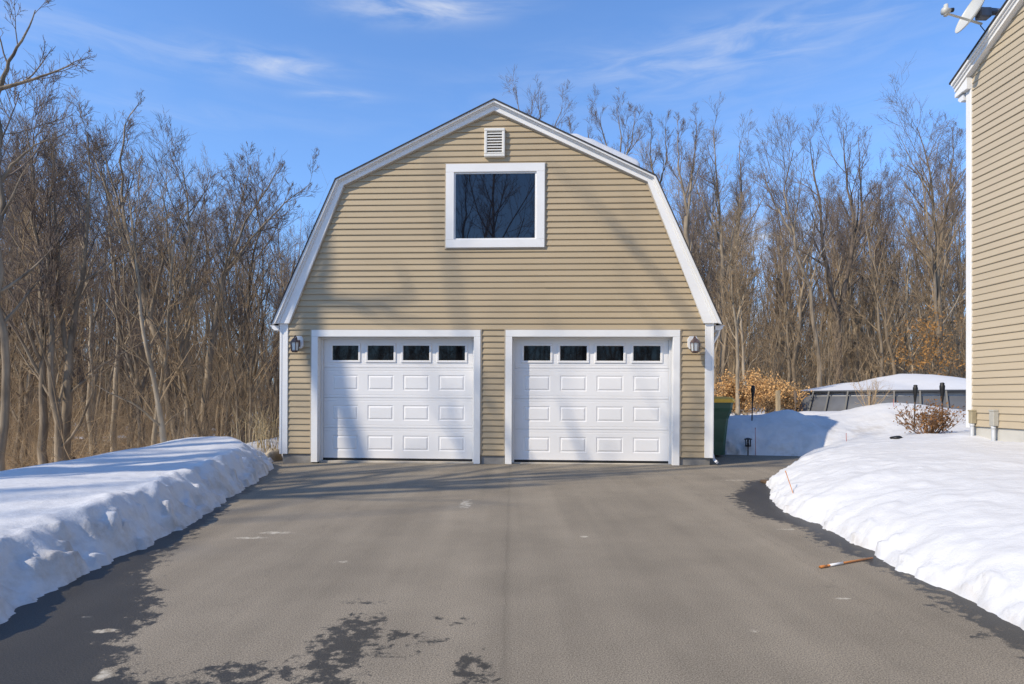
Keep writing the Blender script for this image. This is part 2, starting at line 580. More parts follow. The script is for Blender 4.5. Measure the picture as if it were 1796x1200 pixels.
def dist_poly(X, Y, P):
    dmin = np.full(X.shape, 1e9)
    for (x0, y0), (x1, y1) in zip(P[:-1], P[1:]):
        dx, dy = x1 - x0, y1 - y0
        t = np.clip(((X - x0) * dx + (Y - y0) * dy) / (dx * dx + dy * dy), 0, 1)
        dmin = np.minimum(dmin, np.hypot(X - x0 - t * dx, Y - y0 - t * dy))
    return dmin


def inside(X, Y, P):
    r = np.zeros(X.shape, bool)
    for (x0, y0), (x1, y1) in zip(P, P[1:] + P[:1]):
        c = ((y0 > Y) != (y1 > Y)) & (X < (x1 - x0) * (Y - y0) / ((y1 - y0) if y1 != y0 else 1e-9) + x0)
        r ^= c
    return r


def r_left(X, Y):
    s = np.where(inside(X, Y, LEFT + [(-60, 21), (-60, -16)]), 1, -1)
    return s * dist_poly(X, Y, LEFT) + .10 * fbm(X, Y, .7, 3, 1) + .07 * fbm(X, Y, .16, 3, 2)


def r_right(X, Y):
    s = np.where(inside(X, Y, RIGHT + [(80, 21), (80, -16)]), 1, -1)
    return s * dist_poly(X, Y, RIGHT) + .10 * fbm(X, Y, .8, 3, 5) + .05 * fbm(X, Y, .16, 3, 6)


def terrain(X, Y):
    X, Y = np.asarray(X, float), np.asarray(Y, float)
    left = sst(-5.2, -9.0, X)
    z = -.30 - 0.75 * left * sst(-30, 4, Y)
    z = z + .75 * sst(14.5, 19, Y) * sst(2, 5, X)
    far = np.hypot(X, Y)
    z = z + 3.2 * sst(28, 120, far) + .22 * fbm(X, Y, 5, 3, 11) * sst(4, 9, np.abs(X) + np.maximum(0, Y - 12))
    return z


def axis(*parts):
    a = [np.arange(p, q, s) for p, q, s in parts]
    return np.concatenate(a + [[parts[-1][1]]])


xs = axis((-900, -100, 80), (-100, -30, 3.5), (-30, 40, .5), (40, 110, 3.5), (110, 900, 80))
ys = axis((-900, -60, 80), (-60, -10, 3), (-10, 45, .5), (45, 150, 3.5), (150, 1200, 100))
Xg, Yg = np.meshgrid(xs, ys)
tag(grid_obj('ground', xs, ys, terrain(Xg, Yg), M['floor']), kind='structure')

xs = axis((-4.6, -3.6, .06), (-3.6, 3.6, .03), (3.6, 7.2, .06))
ys = axis((-16, 1.5, .5), (1.5, 6, .03), (6, 14, .05))
Xg, Yg = np.meshgrid(xs, ys)
rl, rr_ = -r_left(Xg, Yg), -r_right(Xg, Yg)
bl = np.interp(Yg, [2.2, 2.6, 2.8, 3.3, 3.65, 4.5, 5, 7, 9, 10.5, 12], [1.4, 1.12, .92, .72, .6, .36, .26, .12, .05, -.1, -.3])
br = np.interp(Yg, [2.5, 3.5, 4.3, 5, 6, 7.3, 8.4, 9, 9.6], [.15, .15, .15, .2, .34, .40, .30, .10, -.1])
wet_ = np.maximum(bl - rl - .02, br - rr_) + .12 * fbm(Xg, Yg, .7, 3, 21)
for cx_, cy_, a, b_, k in ((-.78, 2.95, .16, .42, .16), (-.76, 2.5, .15, .25, .12), (-.55, 3.05, .12, .07, .05), (-.33, 3.28, .10, .04, .06), (-.28, 3.2, .10, .03, .05), (-.16, 2.66, .08, .2, .12), (-.14, 2.45, .12, .15, .1), (-1.12, 2.62, .22, .14, .1), (-.83, 3.55, .12, .05, .05), (-.42, 3.0, .1, .06, .04), (-.62, 2.85, .25, .08, .03), (-1.25, 2.5, .2, .1, .08), (3.42, 8.5, .3, .25, .2)):
    q = 1 - ((Xg - cx_) / a) ** 2 - ((Yg - cy_) / b_) ** 2
    wet_ = np.maximum(wet_, np.where(q > 0, q * k * .75, q * .12) - .03)
seam_ = 1 - .09 * np.exp(-((Xg + .035 - .006 * np.sin(Yg * 3)) / .022) ** 2) - .05 * np.exp(-((Xg + .06 - .22 * (1 - np.exp(-np.maximum(0, 9 - Yg) / 3))) / .05) ** 2) * sst(4.5, 6, Yg) \
    - .06 * np.exp(-((Xg + .35) / .06) ** 2) * sst(4, 6.5, Yg) + .06 * np.exp(-((Xg + .62 + .09 * (Yg - 6)) / .07) ** 2) * sst(3.5, 6, Yg) \
    - .10 * np.exp(-((Xg - .9 - .05 * Yg) / .35) ** 2) * .4 - .12 * sst(10.4, 11.2, Yg)
salt_ = np.full(Xg.shape, -.2)
for cx_, cy_, a, b_ in ((-2.02, 5.35, .22, .08), (-2.15, 5.15, .2, .06), (-2.03, 3.1, .1, .05), (-2.25, 3.3, .05, .03), (3.1, 8.75, .35, .06), (-1.7, 2.6, .06, .1), (.0, 8.9, .4, .1), (1.2, 3.1, .05, .04), (1.9, 3.6, .07, .03), (2.4, 5.5, .12, .05), (-.5, 6.8, .1, .4), (-1.2, 4.4, .08, .05), (.6, 5.2, .06, .05)):
    q = 1 - ((Xg - cx_) / a) ** 2 - ((Yg - cy_) / b_) ** 2
    salt_ = np.maximum(salt_, np.maximum(q, -1) * .22)
    wet_ -= np.maximum(q, 0) * .3
tag(grid_obj('driveway', xs, ys, np.zeros(Xg.shape), M['asphalt'], dict(wet=wet_, seam=seam_, salt=salt_)), kind='structure')


def snow_left(X, Y):
    r = r_left(X, Y)
    hb = np.interp(Y, [-16, 2, 5, 8, 9.5, 10.6, 11.3, 13, 21], [.30, .33, .37, .38, .43, .50, .34, .22, .2])
    wd = np.interp(Y, [0, 9, 10.4, 12], [.13, .16, .26, .5])
    z = hb * (.22 * np.tanh(np.maximum(r, 0) / .03) + .74 * sst(.0, 2.1 * wd, r) + .04 * np.tanh(np.maximum(r, 0) * 2))
    lump = np.exp(-((r - .14) / .22) ** 2)
    z = z + (np.maximum(r, 0) > 0) * (.18 * fbm(X, Y, .33, 4, 31) * lump + .05 * fbm(X, Y, .11, 2, 36) * lump + .035 * fbm(X, Y, 1.2, 3, 32) + .012 * fbm(X, Y, .12, 3, 33))
    sh = X + 5.35 + .25 * fbm(X, Y, 2.5, 3, 34)
    z = z - np.where(sh < 0, .18 * sh ** 2 + .05 * np.maximum(-sh, 0), 0)
    return np.where(r < 0, r * .5, np.maximum(z, .004)) if False else np.where(r < 0, r * .6, z), r


def clods(xs, ys, z, r, lo, hi, n, seed, y0, y1, rmin, rmax):
    """broken lumps of snow pushed onto the surface where r lies between lo and hi"""
    rs = np.random.RandomState(seed)
    zo = z.copy()
    ok = np.argwhere((r > lo) & (r < hi) & (ys[:, None] > y0) & (ys[:, None] < y1))
    for j, i in ok[rs.randint(0, len(ok), n)]:
        R_ = rmin + (rmax - rmin) * rs.rand() ** 2.5
        ax_, ay_ = .7 + .6 * rs.rand(), .7 + .6 * rs.rand()
        j0, j1 = np.searchsorted(ys, [ys[j] - 1.5 * R_, ys[j] + 1.5 * R_])
        i0, i1 = np.searchsorted(xs, [xs[i] - 1.5 * R_, xs[i] + 1.5 * R_])
        dx, dy = (xs[None, i0:i1] - xs[i]) / (R_ * ax_), (ys[j0:j1, None] - ys[j]) / (R_ * ay_)
        q = 1 - np.maximum(np.abs(dx * .9 + dy * .3), np.abs(dy * .9 - dx * .3)) ** 2.4
        z[j0:j1, i0:i1] = np.where(q > 0, np.maximum(z[j0:j1, i0:i1], zo[j, i] + R_ * .55 * np.sqrt(np.maximum(q, 0)) - .010), z[j0:j1, i0:i1])
    return z


xs = axis((-9.5, -5.6, .15), (-5.6, -4.4, .06), (-4.4, -2.3, .025))
ys = axis((-16, 1.5, .5), (1.5, 11.6, .03), (11.6, 21, .25))
Xg, Yg = np.meshgrid(xs, ys)
z, r = snow_left(Xg, Yg)
z = clods(xs, ys, z, r, .01, .20, 240, 1, 2, 10.6, .022, .060)
z = clods(xs, ys, z, r, .20, .40, 60, 2, 2, 10.4, .025, .065)
grit_ = np.exp(-((np.maximum(r, 0) - .09) / .11) ** 2) * .75 + .22 * sst(.5, .1, r) * .5 + .9 * np.exp(-(r / .022) ** 2)
grit_ = np.where(Yg > 10.4, grit_ * .8, grit_)
o = grid_obj('snow_bank', xs, ys, z, M['snow'], dict(grit=grit_), keep=(r > -.12))
tag(o, kind='structure')


def snow_right(X, Y):
    r = r_right(X, Y)
    pl = .50 + .22 * sst(11.2, 13.6, Y) + .03 * fbm(X, Y, 2.5, 3, 41)
    pl = pl + .36 * np.exp(-((X - 8.5) / 1.25) ** 2 - ((Y - 13.9) / 1.1) ** 2) + .17 * np.exp(-((X - 5.95) / .5) ** 2 - ((Y - 13.5) / .45) ** 2) - .10 * sst(4.9, 4.2, X) * sst(12.5, 13, Y)
    pl = pl - .10 * sst(6.2, 7.0, X) * sst(9, 5, Y) + .05 * sst(6.3, 6.85, X) * sst(8.7, 9.3, Y)
    pl = pl - .12 * sst(14.3, 16, Y)
    wd = np.interp(Y, [0, 8, 11, 12.3, 13], [.62, .60, .75, .48, .42])
    wd = wd + 1.05 * sst(5.9, 7.3, X) * sst(10.9, 12.2, Y) * sst(17, 14.5, Y)
    e = np.maximum(r, 0)
    z = pl * (1 - np.exp(-(e / wd) ** .92)) + .05 * np.tanh(e * 8)
    z = z + (e > 0) * (.06 * fbm(X, Y, .5, 4, 43) * np.exp(-((r - .5) / .6) ** 2) + .05 * fbm(X, Y, .16, 3, 44) * np.exp(-((r - .08) / .15) ** 2) + .045 * fbm(X, Y, .42, 4, 45) + .035 * fbm(X, Y, .12, 2, 47) * np.exp(-((r - .06) / .12) ** 2) + .008 * fbm(X, Y, .09, 2, 46))
    z = z - .9 * sst(15.5, 18.5, Y) * sst(9.5, 8.0, X) - .8 * sst(26, 30, Y)
    return np.where(r < 0, r * .6, z), r


xs = axis((2.3, 4.6, .025), (4.6, 8.9, .04), (8.9, 26, .3))
ys = axis((-16, 1.5, .5), (1.5, 9, .03), (9, 15, .04), (15, 30, .3))
Xg, Yg = np.meshgrid(xs, ys)
z, r = snow_right(Xg, Yg)
z = clods(xs, ys, z, r, .02, .14, 240, 3, 2, 12.9, .022, .050)
z = clods(xs, ys, z, r, .12, 1.2, 26, 4, 2, 12.9, .022, .045)
grit_ = .6 * np.exp(-(r / .02) ** 2) + .5 * np.exp(-((Xg - 7.0) / .5) ** 2 - ((Yg - 12.8) / .35) ** 2) + .45 * sst(12.1, 12.5, Yg) * np.exp(-(np.maximum(r, 0) / .16) ** 2) + .25 * sst(12.2, 12.4, Yg) * sst(13.6, 13.0, Yg)
o = grid_obj('snow', xs, ys, z, M['snow'], dict(grit=grit_), keep=(r > -.12))
tag(o, kind='structure')


def snow_z(x, y):
    f = snow_right if x > 0 else snow_left
    return float(f(np.array([[x]], float), np.array([[y]], float))[0][0, 0])


# ------------------------------------------------------------------ garage
def siding(mb, edge, z0, z1, step, holes=(), lip=.025):
    """clapboard courses in the x-z plane facing -y; edge(z) gives (x0, x1)"""
    jr = random.Random(3)
    z = z0
    while z < z1 - .01:
        t = min(z + step, z1)
        (a0, b0), (a1, b1) = edge(z), edge(t)
        cuts = sorted((h[0], h[1]) for h in holes if h[2] < t and h[3] > z)
        segs, cur = [], None
        x = (a0, a1)
        for c0, c1 in cuts:
            segs.append((x[0], x[1], c0, c0))
            x = (c1, c1)
        segs.append((x[0], x[1], b0, b1))
        parts = []
        for p0, p1, q0, q1 in segs:
            if q0 - p0 < .004:
                continue
            cut = [c for c in (jr.uniform(-4, 4), jr.uniform(0, 8)) if p0 + .6 < c < q0 - .6][:1] if q0 - p0 > 2.5 else []
            if cut:
                parts += [(p0, p1, cut[0], cut[0]), (cut[0], cut[0], q0, q1)]
            else:
                parts.append((p0, p1, q0, q1))
        for p0, p1, q0, q1 in parts:
            lp = lip + jr.uniform(-.0025, .0025)
            mb.add([(p0, -.004, z), (q0, -.004, z), (q0, -lp, z + .0015), (p0, -lp, z + .0015), (p0, -lp, z + .014), (q0, -lp, z + .014), (q1, -.006, t + .003), (p1, -.006, t + .003)],
                   [(0, 1, 2, 3), (3, 2, 5, 4), (4, 5, 6, 7), (0, 3, 4), (1, 5, 2)])
            mb.add([(p0, .0, z), (q0, .0, z), (q1, .0, t), (p1, .0, t)], [(0, 1, 2, 3)])
        z = t


GD = 8.6
YAW, ROLL = R(-2.84), .0053
gar = empty('garage', (-.3356, 10.859, 0), (0, ROLL, YAW), label='tan sided garage with gambrel roof and two white doors at the end of the driveway', cat='garage')
OUT = [(-3.85, 2.43), (-2.735, 4.905), (0, 6.232), (2.735, 4.905), (3.85, 2.43)]
INN = [(-3.578, 2.43), (-2.622, 4.835), (0, 6.092), (2.622, 4.835), (3.578, 2.43)]


def lerpline(A, B, t):
    return [(a[0] + (b_[0] - a[0]) * t, a[1] + (b_[1] - a[1]) * t) for a, b_ in zip(A, B)]


WALL = lerpline(INN, OUT, .35)


def gedge(z):
    zz = [p[1] for p in WALL[:3]]
    xx = [-p[0] for p in WALL[:3]]
    h = 3.70 if z < 2.435 else float(np.interp(z, zz, xx))
    return (-h, h)


D1, D2 = (-3.072, -.331), (.331, 3.072)
holes = [(D1[0], D1[1], -1, 2.20), (D2[0], D2[1], -1, 2.20), (-.70, .74, 3.87, 5.05)]
mb = MB()
siding(mb, gedge, .147, 6.15, .1036, holes)
mb.build('siding', M['siding'], gar)
for sx in (-1, 1):
    mb = MB()
    siding(mb, lambda z: (0, GD), .147, 2.5, .1036)
    o = mb.build('side_wall', M['siding'], gar)
    o.location = (sx * 3.72, 0 if sx > 0 else GD, 0)
    o.rotation_euler = (0, 0, R(90) if sx > 0 else R(-90))
mb = MB()
mb.prism([(-3.70, 0)] + WALL + [(3.70, 0)], GD - .03, GD)
mb.build('rear_wall', M['siding'], gar)
mb = MB()
for x0, x1 in ((-3.71, -3.19), (-.21, .21), (3.19, 3.71)):
    mb.bev(x0, x1, .004, .2, -.15, .150, .006)
for sx in (-1, 1):
    mb.box(sx * 3.70 - .02, sx * 3.70 + .02, .2, GD, -.15, .15)
mb.build('foundation', M['concrete'], gar)
mb = MB()
S0 = [(-3.86, 2.40), (-2.74, 4.909), (0, 6.240), (2.74, 4.909), (3.86, 2.40)]
S1 = [(-3.876, 2.405), (-2.749, 4.927), (0, 6.262), (2.749, 4.927), (3.876, 2.405)]
mb.band(S1, S0, -.155, GD + .15)
mb.build('roof', M['shingle'], gar)
mb = MB()
mb.band(OUT, INN, -.075, .0)
mb.band(lerpline(OUT, S0, .98), lerpline(OUT, INN, .20), -.140, -.0755)
mb.band(lerpline(OUT, INN, .202), lerpline(OUT, INN, .36), -.100, -.0755)
mb.build('rake_trim', M['trim'], gar)
mb = MB()
I2 = [(-3.558, 2.5), (-2.602, 4.821), (0, 6.072), (2.602, 4.821), (3.558, 2.5)]
mb.band(lerpline(INN, I2, .1), I2, -.034, -.005)
mb.build('channel', M['j_channel'], gar)
for sx in (-1, 1):
    mb = MB()
    xa, xb = sorted((sx * 3.752, sx * 3.61))
    mb.bev(xa, xb, -.036, .10, .143, 2.434, .004)
    xa, xb = sorted((sx * 3.752, sx * 3.715))
    mb.bev(xa, xb, -.043, -.0365, .143, 2.434, .002)
    mb.build('corner_board', M['trim'], gar)
    mb = MB()
    g = [(3.79, 2.40), (3.79, 2.325), (3.87, 2.315), (3.915, 2.35), (3.92, 2.38), (3.95, 2.398), (3.95, 2.403)]
    mb.prism([(sx * x, z_) for x, z_ in g][::sx], .01, GD + .05)
    gt = mb.build('gutter', M['gut'], gar)
    mb = MB()
    mb.prism([(sx * x, z_) for x, z_ in ((3.72, 2.425), (3.80, 2.425), (3.80, 2.40), (3.72, 2.40))][::sx], .015, GD)
    mb.build('soffit', M['trim'], gar)
mb = MB()
mb.tube([(3.88, .13, 2.33), (3.86, .13, 2.25), (3.775, .13, 2.1), (3.775, .13, .22), (3.80, .05, .1), (3.82, -.03, .07)], [.03] * 6, 4, smooth=False)
mb.build('downspout', M['gut'], gar)


def frame_strip(mb, x0, x1, z0, z1, t, y0, y1, bottom=True, b_=.004):
    """boards round an opening x0..x1, z0..z1 (inner edges), t wide"""
    mb.bev(x0 - t, x1 + t, y0, y1, z1, z1 + t, b_)
    zb = z0
    if bottom:
        mb.bev(x0 - t, x1 + t, y0, y1, z0 - t, z0, b_)
    mb.bev(x0 - t, x0, y0, y1, zb, z1 - .0005, b_)
    mb.bev(x1, x1 + t, y0, y1, zb, z1 - .0005, b_)


def garage_door(x0, x1):
    fr = MB()
    frame_strip(fr, x0, x1, .003, 2.20, .115, -.045, .19, bottom=False)
    fr.build('door_frame', M['trim'], gar)
    ch = MB()
    frame_strip(ch, x0 - .1155, x1 + .1155, .16, 2.3155, .022, -.034, .0, bottom=False, b_=.002)
    ch.build('channel', M['j_channel'], gar)
    st = MB()
    for xa, xb in ((x0, x0 + .035), (x1 - .035, x1)):
        st.bev(xa, xb, .115, .15, .02, 2.165, .003)
    st.bev(x0, x1, .1145, .1505, 2.166, 2.199, .003)
    st.build('door_stop', M['trim'], gar)
    # one door of four sections with raised panels
    Y0 = .16
    W = x1 - x0
    xc0, pw, pit = x0 + .196, .462, .6345
    cols = [(xc0 + i * pit, xc0 + i * pit + pw) for i in range(4)]
    rows = [(.20, .455 + .012), (.737, 1.004), (1.268, 1.540), (1.80, 2.06)]
    mb = MB()
    zc = [.066]
    secs = [.066, .600, 1.135, 1.668, 2.20]
    # horizontal profile lines: joint groove plus two beads each side
    prof = [(.066, 0)]
    for k, (za, zb) in enumerate(rows):
        prof += [(za, 0), (zb, 0)]
        if k < 3:
            j = secs[k + 1]
            for off, dy in ((-.062, 0), (-.056, .004), (-.050, 0), (-.006, 0), (-.003, .011), (.003, .011), (.006, 0), (.040, 0), (.046, .004), (.052, 0)):
                prof.append((j + off, dy))
    prof.append((2.20, 0))
    prof.sort()
    for (za, ya), (zb, yb) in zip(prof[:-1], prof[1:]):
        k = next((i for i, rw in enumerate(rows) if abs(rw[0] - za) < 1e-6), None)
        xsplit = [x0] + [c for cc in cols for c in cc] + [x1] if k is not None else [x0, x1]
        for i in range(len(xsplit) - 1):
            a, c = xsplit[i], xsplit[i + 1]
            if k is not None and i % 2 == 1:
                if k == 3:
                    mb.add([(a, Y0 + .03, za), (c, Y0 + .03, za), (c, Y0 + .03, zb), (a, Y0 + .03, zb)], [(0, 1, 2, 3)])
                    continue
                rings = [(0, 0), (.010, .006), (.020, .0065), (.042, -.002)]
                for (i0, d0), (i1, d1) in zip(rings[:-1], rings[1:]):
                    o_ = [(a + i0, Y0 + d0, za + i0), (c - i0, Y0 + d0, za + i0), (c - i0, Y0 + d0, zb - i0), (a + i0, Y0 + d0, zb - i0)]
                    n_ = [(a + i1, Y0 + d1, za + i1), (c - i1, Y0 + d1, za + i1), (c - i1, Y0 + d1, zb - i1), (a + i1, Y0 + d1, zb - i1)]
                    mb.add(o_ + n_, [(q, (q + 1) % 4, (q + 1) % 4 + 4, q + 4) for q in range(4)])
                i1, d1 = rings[-1]
                mb.add([(a + i1, Y0 + d1, za + i1), (c - i1, Y0 + d1, za + i1), (c - i1, Y0 + d1, zb - i1), (a + i1, Y0 + d1, zb - i1)], [(0, 1, 2, 3)])
            else:
                mb.add([(a, Y0 + ya, za), (c, Y0 + ya, za), (c, Y0 + yb, zb), (a, Y0 + yb, zb)], [(0, 1, 2, 3)])
    mb.box(x0, x1, Y0 + .035, Y0 + .06, .066, 2.20)
    dr = mb.build('garage_door', M['door'], gar)
    for a, c in cols:
        f_ = MB()
        frame_strip(f_, a - .002, c + .002, 1.80, 2.06, .040, Y0 - .016, Y0 + .02, True, .006)
        wf = f_.build('window_frame', M['door'], dr)
        p = MB()
        p.box(a - .001, c + .001, Y0 + .001, Y0 + .008, 1.801, 2.059)
        p.build('pane', M['glass'], wf)
    sl_ = MB()
    sl_.bev(x0 + .002, x1 - .002, Y0 + .004, Y0 + .05, .028, .0655, .006)
    sl_.build('bottom_seal', M['rubber'], dr)
    th = MB()
    th.bev(x0 - .01, x1 + .01, .06, .32, -.05, .022, .006)
    th.build('threshold', M['threshold'], gar)
    bk = MB()
    bk.box(x0, x1, .30, .31, 0, 2.3)
    bk.build('door_backing', M['rubber'], gar)


garage_door(*D1)
garage_door(*D2)
# loft window
mb = MB()
frame_strip(mb, -.69, .735, 3.879, 5.043, .142, -.055, .02)
wf = mb.build('window', M['trim'], gar)
mb = MB()
frame_strip(mb, -.665, .71, 3.904, 5.018, .028, -.028, .03, True, .003)
mb.build('sash', M['trim'], wf)
mb = MB()
frame_strip(mb, -.8325, .8775, 3.7365, 5.1855, .02, -.036, .0, True, .002)
mb.build('channel', M['j_channel'], wf)
mb = MB()
mb.box(-.667, .712, -.016, -.008, 3.902, 5.02)
mb.build('pane', M['window_glass'], wf)
# gable vent
mb = MB()
frame_strip(mb, -.118, .138, 5.345, 5.735, .05, -.085, .0, True, .008)
ve = mb.build('vent', M['vent'], gar)
mb = MB()
mb.box(-.118, .138, -.02, -.015, 5.345, 5.735)
mb.build('screen', M['steel'], ve)
mb = MB()
for k in range(8):
    z0 = 5.352 + k * .0475
    mb.add([(-.118, -.078, z0), (.138, -.078, z0), (.138, -.030, z0 + .040), (-.118, -.030, z0 + .040), (-.118, -.078, z0 + .016), (.138, -.078, z0 + .016), (.138, -.030, z0 + .046), (-.118, -.030, z0 + .046)],
           [(0, 1, 5, 4), (4, 5, 6, 7), (0, 3, 2, 1)])
mb.build('louvre', M['vent'], ve)


def gpt(u, y, z):
    """garage coordinates to world"""
    return gar.matrix_basis @ Vector((u, y, z))


bpy.context.view_layer.update()


def lantern(u, label):
    p = gpt(u, -.024, 1.925)
    t = empty('wall_lantern', p, (0, ROLL, YAW), label=label, cat='lantern', group='wall lanterns beside the garage doors')
    t.scale = (1.15, 1.05, 1.05)
    mb = MB()
    n = 8
    pl = []
    for x, z in ((-.075, .10), (-.075, .225), (-.045, .27), (.045, .27), (.075, .225), (.075, .10), (.05, .065), (-.05, .065)):
        pl.append((x, z))
    mb.prism(pl, -.035, .01)
    mb.build('mount_block', M['trim'], t)
    mb = MB()
    mb.lathe([(.045, -.01), (.04, .0), (.03, .006)], 12)
    mb.prism([(-.035, .09), (-.035, .20), (.035, .20), (.035, .09)], -.05, -.034)
    mb.tube([(0, -.05, .17), (0, -.09, .235), (0, -.14, .265), (0, -.165, .25), (0, -.17, .235)], .009, 6)
    mb.v = [(x, y - (.17 if i < 36 else 0), z + (.0 if i < 36 else 0)) for i, (x, y, z) in enumerate(mb.v)]
    mb.lathe([(.075, .150), (.072, .158), (.045, .20), (.030, .222), (.012, .232), (.010, .25)], 6, (0, -.17), False)
    mb.lathe([(.058, .004), (.060, .010), (.058, .020)], 6, (0, -.17), False)
    for k in range(6):
        a = 2 * math.pi * k / 6
        mb.tube([(.055 * math.cos(a), -.17 + .055 * math.sin(a), .012), (.066 * math.cos(a), -.17 + .066 * math.sin(a), .155)], .0065, 4)
    mb.build('lamp_body', M['bronze'], t)
    mb = MB()
    mb.lathe([(.050, .02), (.054, .08), (.060, .15)], 6, (0, -.17), False)
    mb.build('glass', M['frost'], t)
    return t


lantern(-3.42, 'bronze lantern on tan siding between the left corner board and the left garage door')
lantern(3.40, 'bronze lantern on tan siding between the right garage door and the right corner board')

# snow lying on the right upper slope of the garage roof
rs = empty('roof_snow', (-.3356, 10.859, 0), (0, ROLL, YAW), label='thin white slab of snow on the right upper slope of the garage roof', cat='snow')
dirx, dirz = 2.749 / math.hypot(2.749, 1.335), -1.335 / math.hypot(2.749, 1.335)
nx_, nz_ = -dirz, dirx
ts = np.linspace(1.25, 2.80, 60)
yy = np.linspace(.0, 8.4, 90)
T, YY = np.meshgrid(ts, yy)
ed = np.minimum(np.minimum((T - 1.25) * .35, 2.80 - T + .12 * fbm(T, YY, .5, 3, 51)), np.minimum(YY - .0, 8.4 - YY))
hh = .26 * (1 - np.exp(-np.maximum(ed, 0) / .10)) + .02 * fbm(T, YY, .4, 3, 52) * (ed > 0.02) - .004
mb = MB()
vs = []
for j in range(len(yy)):
    for i in range(len(ts)):
        t_, h_ = ts[i], hh[j, i]
        vs.append((dirx * t_ + nx_ * h_, yy[j], 6.262 + dirz * t_ + nz_ * h_))
W_ = len(ts)
mb.add(vs, [(j * W_ + i, j * W_ + i + 1, (j + 1) * W_ + i + 1, (j + 1) * W_ + i) for j in range(len(yy) - 1) for i in range(W_ - 1)], True)
mb.build('snow_slab', M['snow'], rs)

# ------------------------------------------------------------------ house at the right
HX, HYc = 6.85, 9.42
hou = empty('house', (HX, HYc, 0), (0, 0, R(-90)), label='pale tan sided house end with white corner trim at the right edge', cat='house')
PIT, RU, RW = .515, 4.3, 8.6
zr = 5.93


def hroof(u):
    return zr + PIT * (RU - abs(u - RU))


def hedge(z):
    if z < 5.93:
        return (.09, RW - .09)
    a = (z - zr) / PIT
    return (a + .02, RW - a - .02)


mb = MB()
siding(mb, hedge, .725, hroof(RU) - .1, .1017, (), .021)
mb.build('siding', M['house_siding'], hou)
mb = MB()
mb.bev(.0, .105, -.034, .11, .70, 5.74, .004)
mb.build('corner_board', M['trim'], hou)
mb = MB()
mb.bev(RW - .105, RW, -.034, .11, .70, 5.74, .004)
mb.build('corner_board', M['trim'], hou)
mb = MB()
mb.bev(.03, RW - .03, .006, .25, -.3, .722, .005)
mb.box(.03, RW - .03, .25, 10.97, -.3, .722)
mb.build('foundation', M['house_concrete'], hou)
mb = MB()
mb.box(.02, RW - .02, .02, 11, .722, 5.8)
mb.prism([(.02, 5.8), (RU, hroof(RU) - .05), (RW - .02, 5.8)], .02, 11)
mb.build('wall', M['house_siding'], hou)
ro = [(-.17, hroof(-.17)), (RU, hroof(RU)), (RW + .17, hroof(RW + .17))]
up = lambda P, d: [(x, z + d) for x, z in P]
mb = MB()
mb.band(up(ro, .115), up(ro, .09), -.17, 11.2)
mb.build('roof', M['shingle'], hou)
mb = MB()
ro2 = [(-.15, hroof(-.15)), (RU, hroof(RU)), (RW + .15, hroof(RW + .15))]
mb.band(up(ro2, .089), up(ro2, -.045), -.10, .0)
mb.band(up(ro2, .0885), up(ro2, .045), -.155, -.1005)
mb.band(up(ro2, .0445), up(ro2, .012), -.125, -.1005)
mb.prism([(-.15, 5.775), (.105, 5.905), (.105, 5.7405), (.0, 5.7405), (-.15, 5.72)], -.095, .0)
mb.prism([(RW + .15, 5.775), (RW + .15, 5.72), (RW, 5.7405), (RW - .105, 5.7405), (RW - .105, 5.905)], -.095, .0)
mb.build('rake_trim', M['trim'], hou)
mb = MB()
mb.prism([(-.12, 5.715), (-.02, 5.715), (-.02, 5.63), (-.08, 5.62), (-.13, 5.665)], -.06, 11)
mb.build('gutter', M['gut'], hou)

for u, z0, z1, w_, mt, lb, ty in ((.17, .77, .965, .07, 'tan_box', 'yellowed utility box on grey conduit beside the house corner board', 'utility_box'), (.58, .75, .975, .085, 'grey_box', 'off white utility box on grey conduit on the pale house siding', 'utility_box')):
    t = empty('utility_box', (HX - .03, HYc - u, 0), (0, 0, R(-90)), label=lb, cat='utility box', group='utility boxes on the house wall')
    mb = MB()
    mb.bev(-w_ / 2, w_ / 2, -.066, .01, z0, z1, .006)
    mb.bev(-w_ / 2 - .004, w_ / 2 + .004, -.072, -.0, z1 - .018, z1 + .004, .003)
    mb.build('cabinet', M[mt], t)
    mb = MB()
    mb.tube([(0, -.034, .30), (0, -.034, z0 + .01)], .026, 12)
    mb.lathe([(.030, z0 - .04), (.031, z0 - .035), (.031, z0 - .0005)], 12, (0, -.034))
    mb.build('conduit', M['pvc'], t)

# satellite dish on the house roof
dc = Vector(at(1712, 21, 8.9))
t = empty('satellite_dish', (6.95, 8.87, 6.30), label='grey satellite dish on a short mast at the roof edge of the house', cat='satellite dish')
dloc = dc - Vector((6.95, 8.87, 6.30))
nrm = Vector((-.89, .05, .45)).normalized()
upv = (Vector((.0, .0, 1)) - nrm * nrm.z).normalized()
sid = nrm.cross(upv)
mb = MB()
rings, seg = 8, 28
vs, fs = [], []
for side in (0, 1):
    for i in range(rings + 1):
        q = i / rings
        for k in range(seg):
            a = 2 * math.pi * k / seg
            p = dloc + upv * (.325 * q * math.sin(a)) + sid * (.27 * q * math.cos(a)) + nrm * (.075 * q * q - .012 * side)
            vs.append(p)
n1_ = (rings + 1) * seg
for side in (0, 1):
    for i in range(rings):
        for k in range(seg):
            a, b_, c, d = (side * n1_ + i * seg + k, side * n1_ + i * seg + (k + 1) % seg, side * n1_ + (i + 1) * seg + (k + 1) % seg, side * n1_ + (i + 1) * seg + k)
            fs.append((a, b_, c, d) if side else (d, c, b_, a))
for k in range(seg):
    fs.append((rings * seg + k, rings * seg + (k + 1) % seg, n1_ + rings * seg + (k + 1) % seg, n1_ + rings * seg + k))
mb.add(vs, fs, True)
mb.build('reflector', M['dish'], t)
mb = MB()
